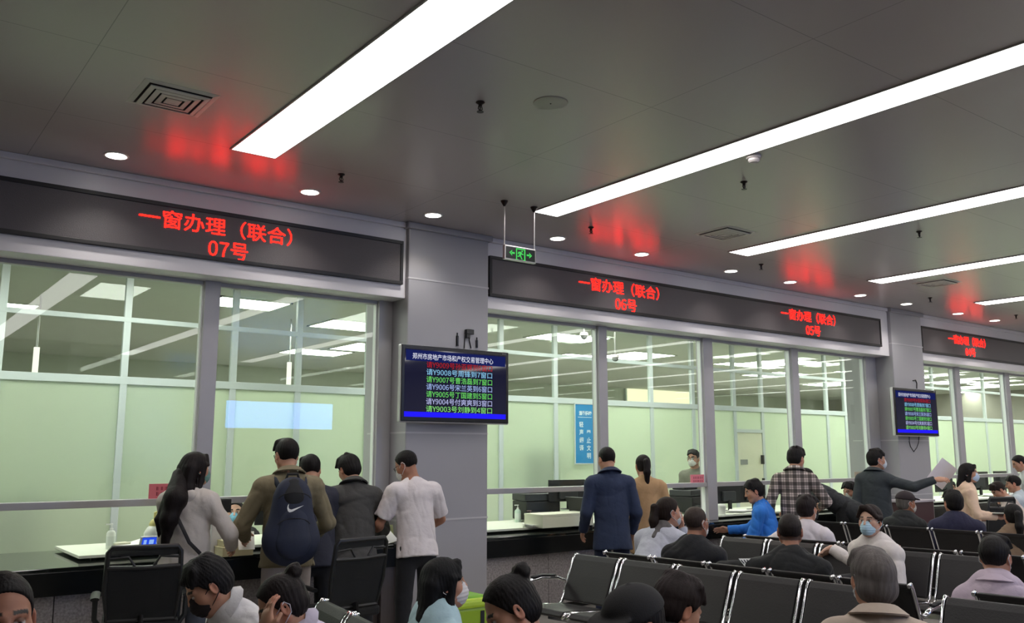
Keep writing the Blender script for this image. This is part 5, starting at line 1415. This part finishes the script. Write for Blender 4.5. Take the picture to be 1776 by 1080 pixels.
P2 = p = person('man with a navy backpack over an olive jacket at the left counter', (497, 790), 92, ('jacket', (122, 112, 88), dict(fold=.0065)), Y=6.5, body=76, hair='short', wide=1.08, bottom=(TR, (168, 158, 154)), glasses=(40, 36, 36),
                armL=((.08, .26, -.36), (.6, -.7, -.4)), armR=((.06, .28, -.36), (.6, -.7, -.4)), seed=5, lean=.04, pitch=-12, s=1.02, extras=('collar',))
def backpack(p):
    N_, up, cf, br, tl = p['N'], p['up'], p['cf'], p['br'], p['tl']
    c = N_ - up * .32 - cf * .235 - br * .01
    t = thing('backpack', c, 'navy backpack with a white tick mark, worn by the man in the olive jacket', 'backpack')
    nav = mat('backpack_nylon', (24, 32, 56), rough=.7, var=.12, vscale=6, bump=.15, bscale=300); blk = mat('backpack_black', (20, 21, 25), rough=.75)
    F = Field(); fl = cf
    F.rc(c + up * .13, c - up * .13, .135, .185, .04, flat=fl, ff=1.75); F.rc(c + up * .20, c + up * .05, .10, .12, .05, flat=fl, ff=1.6); F.rc(c - up * .14 - br * .05, c - up * .14 + br * .05, .14, .14, .06, flat=fl, ff=1.7)
    field_part(F, 'main_bag', nav, t, .009, folds(9, .003, 22))
    F = Field(); F.rc(c - cf * .075 - up * .02, c - cf * .085 - up * .15, .10, .125, .03, flat=fl, ff=2.6); field_part(F, 'front_pocket', nav, t, .008, folds(10, .002, 22))
    F = Field(); F.rc(c + up * .24 - cf * .035, c + up * .16 - cf * .06, .055, .075, .03, flat=fl, ff=2.2); field_part(F, 'top_panel', blk, t, .008)
    MB().tube([c + up * .28 - br * .05 + cf * .02, c + up * .325 - br * .035 + cf * .01, c + up * .325 + br * .035 + cf * .01, c + up * .28 + br * .05 + cf * .02], .010, flat=(1, 1)).build('handle', blk, t, smooth='auto')
    for q in (-1, 1):
        S = N_ + br * q * .10 - up * .028
        MB().tube([c + up * .26 + br * q * .05 + cf * .03, N_ - up * .10 + br * q * .085 - cf * .155, N_ - up * .04 + br * q * .112 - cf * .10, N_ - up * .018 + br * q * .125 + cf * .0, N_ - up * .07 + br * q * .135 + cf * .13, N_ - up * .25 + br * q * .15 + cf * .17],
                  .030, flat=(.22, 1.0)).build('strap', nav, t, smooth='auto')
    m = MB(); w = .115; o = c + up * .085 - cf * .140 + br * .0
    P = [(-.5, .05), (-.47, .2), (-.42, .30), (-.44, .12), (-.38, .0), (-.24, -.04), (.5, .2), (-.2, -.17), (-.36, -.2), (-.46, -.12)]
    o = c + up * .075 - cf * .1325; m.prism([(a * w, b * w) for a, b in P], o, br, up, -cf * .012)
    m.build('tick_mark', mat('mark_white', (232, 232, 232), rough=.5), t)
    m = MB(); 
    for zz in (.16, -.02): m.tube([c + up * (zz - .02 + .05 * math.cos(a)) + br * .115 * math.sin(a) - cf * (.118 - .03 * abs(math.sin(a))) for a in [math.radians(d) for d in range(-80, 81, 20)]], .004, n=5)
    m.build('zipper', blk, t)
backpack(P2)
q = P2['WL'] + P2['fL'] * .13 + V3(0, 0, .02)
plate('paper', q, P2['br'], unit(P2['bf'] * .6 + V3(0, 0, .8)), .12, .16, .0015, mat('paper_236', (236, 238, 232), rough=.7), 'white form held by the man with the backpack', 'paper')
person('man in a dark navy jacket half hidden behind the backpack wearer', (538, 815), 78, ('jacket', (38, 40, 54)), Y=7.0, body=82, hair='short', bottom=(TR, (24, 24, 28)), pitch=-22, lean=.10, armL=((.05, .25, -.38),), armR=((.05, .22, -.40),), seed=6)
person('man in a charcoal jacket bowing his head over the left counter', (605, 815), 100, ('jacket', (66, 65, 64)), Y=6.95, body=72, hair='full', bottom=(TR, (26, 26, 29)), pitch=-28, lean=.10, wide=1.06, armL=((.12, .16, -.46),), armR=((.05, .26, -.38),), seed=7, fine=.0065, extras=('collar',))
p = person('man in a white tee shirt and black trousers reading beside the left pillar', (704, 807), 122, ('tee', (214, 206, 208), dict(fold=.006)), Y=6.72, body=84, hair='crop', sleeve='half', bottom=(TR, (26, 26, 30)), mask=(206, 204, 204), glasses=(26, 26, 28), pitch=-26,
           lean=.09, armL=((.03, .28, -.35), (.6, -.6, -.5), (-.4, 1, -.1)), armR=((-.02, .26, -.36), (.9, -.3, -.3), (-.7, 1, 0)), skin='tan', seed=8, wide=1.04, hem=-.10)
q = p['WL'] + p['fL'] * .12
plate('paper', q + V3(.05, .03, .02), unit(V3(.9, .4, .1)), unit(np.cross(unit(V3(.9, .4, .1)), unit(V3(.4, -.8, 1)))) * -1, .22, .30, .0015, mat('paper_236', (236, 238, 232), rough=.7), 'white sheet in the hands of the man in the white tee shirt', 'paper')
# ---- counter 06
p = person('man in a navy suit seen from behind at the window with sign 06', (1052, 797), 74, ('suit', (34, 46, 74)), Y=6.85, body=62, hair='crop', bottom=(TR, (30, 38, 62)), pitch=-14, wide=1.08, s=1.03, armL=((.06, .14, -.46),), armR=((.06, .10, -.48),), seed=10, lean=.05, extras=('collar',))
MB().tube([p['N'] + p['up'] * .052 - p['cf'] * math.cos(a) * .058 + p['br'] * math.sin(a) * .062 for a in [math.radians(d) for d in range(-140, 141, 20)]], .012, flat=(1.4, .5)).build('shirt_collar', mat('paper_236', (236, 238, 232), rough=.7), p['t'], smooth='auto')
person('woman with a ponytail in a tan coat beside the navy suit', (1115, 808), 62, ('coat', (172, 138, 100)), Y=7.05, body=58, hair='pony', hairc=(26, 20, 20), bottom=('skirt', (30, 30, 42)), pitch=-10, s=.97, armL=((.05, .16, -.42),), armR=((.05, .16, -.42),), seed=11, lean=.04)
person('clerk in a grey jumper with glasses standing behind the glass', (1203, 795), -166, ('sweater', (124, 124, 110)), Y=8.75, body=-150, hair='short', mask=(224, 224, 214), glasses=(30, 30, 32), seed=12, bottom=(TR, (40, 42, 46)), armL=((-.02, .24, -.30),), armR=((-.02, .24, -.32),))
p6 = person('clerk with a light blue mask sitting behind the counter of window 07', (407, 888), -112, ('jacket', (34, 32, 34)), Y=8.85, pose='sit', hair='pony', mask=(126, 186, 210), seed=13, skin='fair', armL=((.02, .3, -.26),), armR=((.02, .3, -.26),), lean=.08)
p36 = person('dark haired clerk bowing over the desk behind the ponytail woman', (1172, 868), -20, ('jacket', (44, 44, 42)), Y=9.0, pose='sit', hair='short', lean=.22, pitch=-30, seed=14, armR=((.08, .3, -.3),), armL=((.08, .3, -.3),), body=-60)
# ---- counter 05
p12 = p = person('man in a bright blue jacket sitting sideways at the counter', (1307, 852), 142, ('jacket', (38, 112, 200), dict(fold=.007)), D=10.5, body=118, pose='sit', hair='full', bottom=(TR, (38, 42, 58)), pitch=-18, lean=.10, armR=((.0, .44, -.22), None, None, None, .3), armL=((.02, .30, -.42),), seed=15, skin='mid', s=1.04)
cf, br, up = p['cf'], p['br'], p['up']; sh = p['SL']
strap(p, [sh + V3(0, 0, .085) + br * .06, sh + br * .03 + cf * .10 - up * .02, sh + br * .05 + cf * .155 - up * .18, sh + br * .06 + cf * .17 - up * .36], .010, 'zip_trim', (150, 170, 170))
p = person('man in a black and white plaid shirt standing behind the seats', (1381, 795), 2, ('shirt', (150, 140, 138), dict(mat=plaid(36), fold=.004)), D=10.6, body=36, hair='full', bottom=(TR, (34, 34, 40)), pitch=-14, armR=((.10, .28, -.30), (.6, -.7, -.5)), armL=((.10, .15, -.42),), seed=16, s=1.05, wide=1.06, extras=('collar',), hem=-.16)
person('person in a black coat bent low over the counter beside the plaid shirt', (1397, 830), 128, ('coat', (34, 36, 40), dict(fold=.007)), D=11.7, pitch=-30, body=124, lean=.33, pose='stand', hair='short', bottom=(TR, (24, 24, 26)), seed=17, wide=1.15, s=1.05, armR=((.05, .35, -.25),), armL=((.05, .35, -.25),))
p15 = person('seated man with a pale mask looking left between the black coat and the pointing man', (1475, 852), 168, ('jacket', (46, 48, 50)), D=12.1, body=150, pose='sit', hair='short', mask=(190, 196, 188), pitch=-14, seed=18, lean=.06, bottom=(TR, (30, 30, 34)), armL=((.02, .3, -.36),), armR=((.02, .3, -.36),), s=1.05)
P16 = p = person('man in a dark blazer stretching out an arm with papers', (1521, 797), -34, ('suit', (50, 56, 60)), D=11.7, body=14, hair='full', wide=.95, mask=(196, 206, 214), bottom=(TR, (30, 32, 36)), armR=((.50, .10, .02), (0, -.5, -1), (1, .25, .05), (-.2, .6, -.8), .55), armL=((.04, .05, -.50),), seed=19, s=1.08, extras=('collar',))
q = pt(1634, 821, D=11.5); uu = unit(RIGHT * .82 - UPV * .62 + FWD * .12); vv = unit(np.cross(unit(np.cross(uu, UPV * .8 + RIGHT * .6)), uu))
t = plate('paper', q, uu, vv, .27, .33, .004, mat('paper_grey', (236, 228, 232), rough=.7), 'tilted grey sheets held out by the man in the dark blazer', 'paper')
# ---- window 04
p = person('woman with long dark hair in a cream jacket walking past the far counter', (1681, 820), -72, ('jacket', (222, 192, 166)), D=11.3, body=-52, hair='long', mask=(182, 200, 220), bottom=('skirt', (34, 32, 38)), armR=((-.02, .30, -.30), (.4, -.8, -.3), (0, 1, .05)), armL=((-.02, .30, -.30),), seed=20, s=.97)
q = p['WR'] + p['fR'] * .10 + V3(0, 0, .03)
plate('folder', q, unit(p['bf'] + p['br'] * .1), p['br'] * -1, .32, .23, .012, mat('folder_dark', (62, 54, 52), rough=.5), 'dark folder carried flat by the woman in the cream jacket', 'folder')
person('balding man in a white shirt leaning in at the right edge', (1767, 803), 132, ('shirt', (204, 206, 210)), D=14.2, body=128, hair='crop', pitch=-26, seed=21, lean=.22, armR=((.05, .3, -.36),), armL=((.05, .3, -.36),))
p19 = person('customer in a pale blue shirt sitting at the far right counter', (1757, 839), 118, ('shirt', (186, 196, 204)), D=13.6, body=95, pose='sit', hair='short', seed=22, lean=.12, pitch=-12, armR=((.05, .36, -.26),), armL=((.05, .36, -.26),))
p20 = person('customer in a pinkish grey top bowing over the far counter', (1731, 850), 142, ('tee', (192, 178, 170)), D=13.1, body=112, pose='sit', hair='short', sleeve='half', seed=23, lean=.24, pitch=-42, hairc=(34, 24, 20), armR=((.05, .36, -.22),), armL=((.05, .36, -.22),))
p38 = person('dark haired clerk at a desk behind the sheets held out by the pointing man', (1649, 846), -140, ('sweater', (150, 140, 84)), Y=9.1, pose='sit', hair='full', seed=44, lean=.08, armL=((.02, .3, -.3),), armR=((.02, .3, -.3),), mask=(214, 214, 210))
# ---- benches
S = dict(pose='sit')
p = person('man in a dark cap and black jacket on the farthest bench', (1572, 872), -24, ('jacket', (34, 36, 38)), X=10.25, body=8, hair='under_cap', hairc=(96, 92, 88), mask=(200, 200, 200), seed=24, skin='tan', s=1.05, **S); cap_piece(p, (40, 30, 34))
person('man in a navy jacket with dark hair beside the cap wearer', (1653, 872), 52, ('jacket', (34, 34, 62)), X=10.25, body=22, hair='full', seed=25, wide=1.15, s=1.1, **S)
person('woman with a ponytail in an olive top at the right edge', (1757, 895), 44, ('sweater', (128, 106, 86)), X=10.15, body=30, hair='pony', seed=26, s=1.05, **S)
person('man in a white tee shirt with tousled hair behind the black shirt', (1400, 882), 6, ('tee', (206, 198, 202), dict(fold=.007)), X=8.0, body=24, hair='full', sleeve='half', mask=(206, 206, 204), seed=27, lean=.03, armL=((.14, .26, -.14), (1, -.3, -.5)), armR=((.06, .3, -.38),), s=1.06, hairc=(34, 26, 26), **S)
p = person('heavy man in a black shirt seen from behind, one arm along the seat', (1370, 921), 38, ('shirt', (26, 27, 29), dict(fold=.006, col=False)), X=5.86, body=30, hair='buzz', hairc=(40, 34, 33), seed=28, skin='tan', wide=1.18, s=1.08, armL=((.34, .24, -.20), (1, -.5, .5)), armR=((.04, .3, -.40),), lean=.05, fine=.0055, **S)
tv = np.empty(len(p['top'].data.vertices) * 3); p['top'].data.vertices.foreach_get('co', tv); tv = tv.reshape(-1, 3) + off(p['top'])
near_ = tv[np.linalg.norm(tv - (p['EL'] * .55 + p['SL'] * .45), axis=1) < .10]; q = near_[np.argmin(near_ @ FWD - near_[:, 2] * .8)]; n_ = unit(-FWD + V3(0, 0, .5))   # sleeve surface that looks up to the aisle
m = MB(); uu = unit(RIGHT - n_ * (RIGHT @ n_)); vv = np.cross(n_, uu); o = q + n_ * .002
m.prism([(-.045, .026), (.045, .026), (-.005, -.034)], o, uu, vv, n_ * .006); m.build('badge', mat('mark_white', (232, 232, 232), rough=.5), p['t'])
m = MB()
for a, b in (((-.028, .014), (-.008, -.012)), ((-.006, .016), (.006, -.006)), ((.014, .016), (.022, .008))):
    d = unit(V3(b[0] - a[0], b[1] - a[1], 0)) ; nx, ny = -d[1] * .004, d[0] * .004
    m.prism([(a[0] + nx, a[1] + ny), (a[0] - nx, a[1] - ny), (b[0] - nx, b[1] - ny), (b[0] + nx, b[1] + ny)], o + n_ * .005, uu, vv, n_ * .003)
m.build('badge_stripes', mat('badge_ink', (24, 26, 44)), p['t'])
p = person('woman with a ponytail and grey hood resting her chin on her hand', (1160, 888), -16, ('jacket', (176, 178, 190)), X=6.32, body=14, hair='pony', hairc=(34, 24, 24), mask=(176, 184, 188), seed=29, armR=((-.10, .22, .10), (.3, .6, -1), (-.1, .1, 1), (-.6, -.7, 0), .9), armL=((.0, .28, -.38),), s=1.12, lean=.28, fine=.0055, **S)
Nn, up, cf, br = p['N'], p['up'], p['cf'], p['br']; F = Field()
F.rc(Nn - up * .02 - br * .06 - cf * .05, Nn - up * .02 + br * .06 - cf * .05, .05, .05, .03); F.rc(Nn - up * .02 - cf * .08, Nn - up * .15 - cf * .135, .095, .022, .04, flat=cf, ff=1.9); F.rc(Nn + up * .01 + br * .06 + cf * .03, Nn + up * .01 - br * .06 + cf * .03, .04, .04, .03)
field_part(F, 'hood', cloth('hood', (88, 84, 84)), p['top'], wr=folds(3, .004, 34))
person('short haired man with glasses and a black top beside the ponytail woman', (1208, 906), 2, ('tee', (26, 26, 30)), X=5.96, body=26, hair='buzz', hairc=(58, 48, 44), mask=(214, 214, 212), glasses=(170, 170, 172), seed=30, skin='tan', armR=((.04, .3, -.38),), armL=((.04, .3, -.38),), s=1.1, fine=.0055, wide=1.05, **S)
p = person('woman in a white jacket and blue mask turning round on the bench', (1509, 903), -172, ('jacket', (216, 208, 204)), X=7.05, body=172, hair='swept', hairc=(36, 26, 24), mask=(176, 206, 222), seed=31, skin='fair', armR=((.36, -.10, -.02), (.5, -.6, -.5), (.8, .35, -.6), (0, .4, -.9), .6), armL=((-.02, .26, -.40), (.6, -.6, -.3)), s=1.06, fine=.0055, **S)
person('man in a lilac shirt with short hair at the lower right', (1727, 966), 4, ('shirt', (186, 170, 184), dict(fold=.006)), X=6.12, body=22, hair='short', mask=(210, 212, 212), seed=32, armL=((.06, .3, -.36),), armR=((.06, .3, -.36),), s=1.08, fine=.0055, extras=('collar',), **S)
person('old man with grey hair and a beige coat at the bottom edge', (1512, 1003), 58, ('coat', (182, 166, 152)), X=3.38, body=36, hair='elder', hairc=(98, 92, 90), mask=(196, 202, 208), seed=33, armL=((.06, .3, -.36),), armR=((.06, .3, -.36),), s=.93, fine=.005, extras=('collar',), **S)
person('dark haired boy in a black jacket looking down to the right', (1176, 1056), -14, ('jacket', (28, 28, 30)), X=3.02, body=10, hair='full', hairc=(34, 26, 24), pitch=-26, seed=34, armL=((.06, .3, -.36),), armR=((.06, .3, -.36),), s=1.1, fine=.005, lean=.04, **S)
p = person('person in a black cap at the bottom edge left of the boy', (1098, 1086), 172, ('jacket', (26, 26, 28)), X=2.06, body=182, hair='under_cap', pitch=-12, seed=35, s=.95, fine=.005, **S); cap_piece(p, (26, 25, 27))
person('woman with a dark hair bun and bare forehead at the bottom edge', (886, 1060), 160, ('sweater', (60, 34, 36)), X=1.96, body=178, hair='bun', pitch=-30, roll=10, seed=36, s=.95, fine=.005, lean=.05, **S)
p31 = person('woman with long black hair and white mask by the lime bin', (772, 1012), -22, ('shirt', (172, 200, 208)), X=2.82, body=-8, hair='long', hairc=(16, 16, 18), mask=(212, 208, 210), pitch=4, seed=37, s=1.12, fine=.005, **S)
p = person('woman with a bun in a lilac blouse holding her brow', (488, 1050), 160, ('shirt', (196, 188, 208), dict(fold=.006)), X=1.68, body=178, hair='bun', hairc=(30, 24, 24), mask=(206, 202, 214), pitch=-30, seed=38, skin='mid', s=1.06, fine=.0045, lean=.20, extras=('collar',), armL=((-.08, .24, .11), (.5, .6, -1), (-.25, -.05, 1), (-.2, -1, .1), .5), armR=((.0, .32, -.30),), **S)
person('man with a black mask in a white shirt bowing at the lower left', (360, 1016), 172, ('shirt', (206, 204, 206), dict(fold=.006)), X=1.52, body=182, hair='full', hairc=(22, 20, 22), mask=(34, 26, 28), pitch=-36, seed=39, s=1.06, fine=.0045, lean=.24, extras=('collar',), armL=((.0, .34, -.28),), armR=((.0, .34, -.28),), **S)
person('man cut off by the lower left corner looking up', (-2, 1078), -86, ('jacket', (32, 34, 38)), X=.40, body=-60, hair='crop', skin='tan', seed=40, s=1.04, fine=.005, **S)
for p, lab in ((p38, 'stool under the clerk behind window 04'), (p31, 'stool under the woman with long black hair by the lime bin'), (p36, 'stool under the clerk bowing over the desk'), (p6, 'stool under the clerk with the light blue mask'), (p12, 'round stool under the man in the bright blue jacket'),
               (p15, 'round stool under the seated man with a pale mask'), (p19, 'round stool under the customer in a pale blue shirt'), (p20, 'round stool under the customer in a pinkish grey top')):
    stool(p['P'][0], p['P'][1], .445, lab)
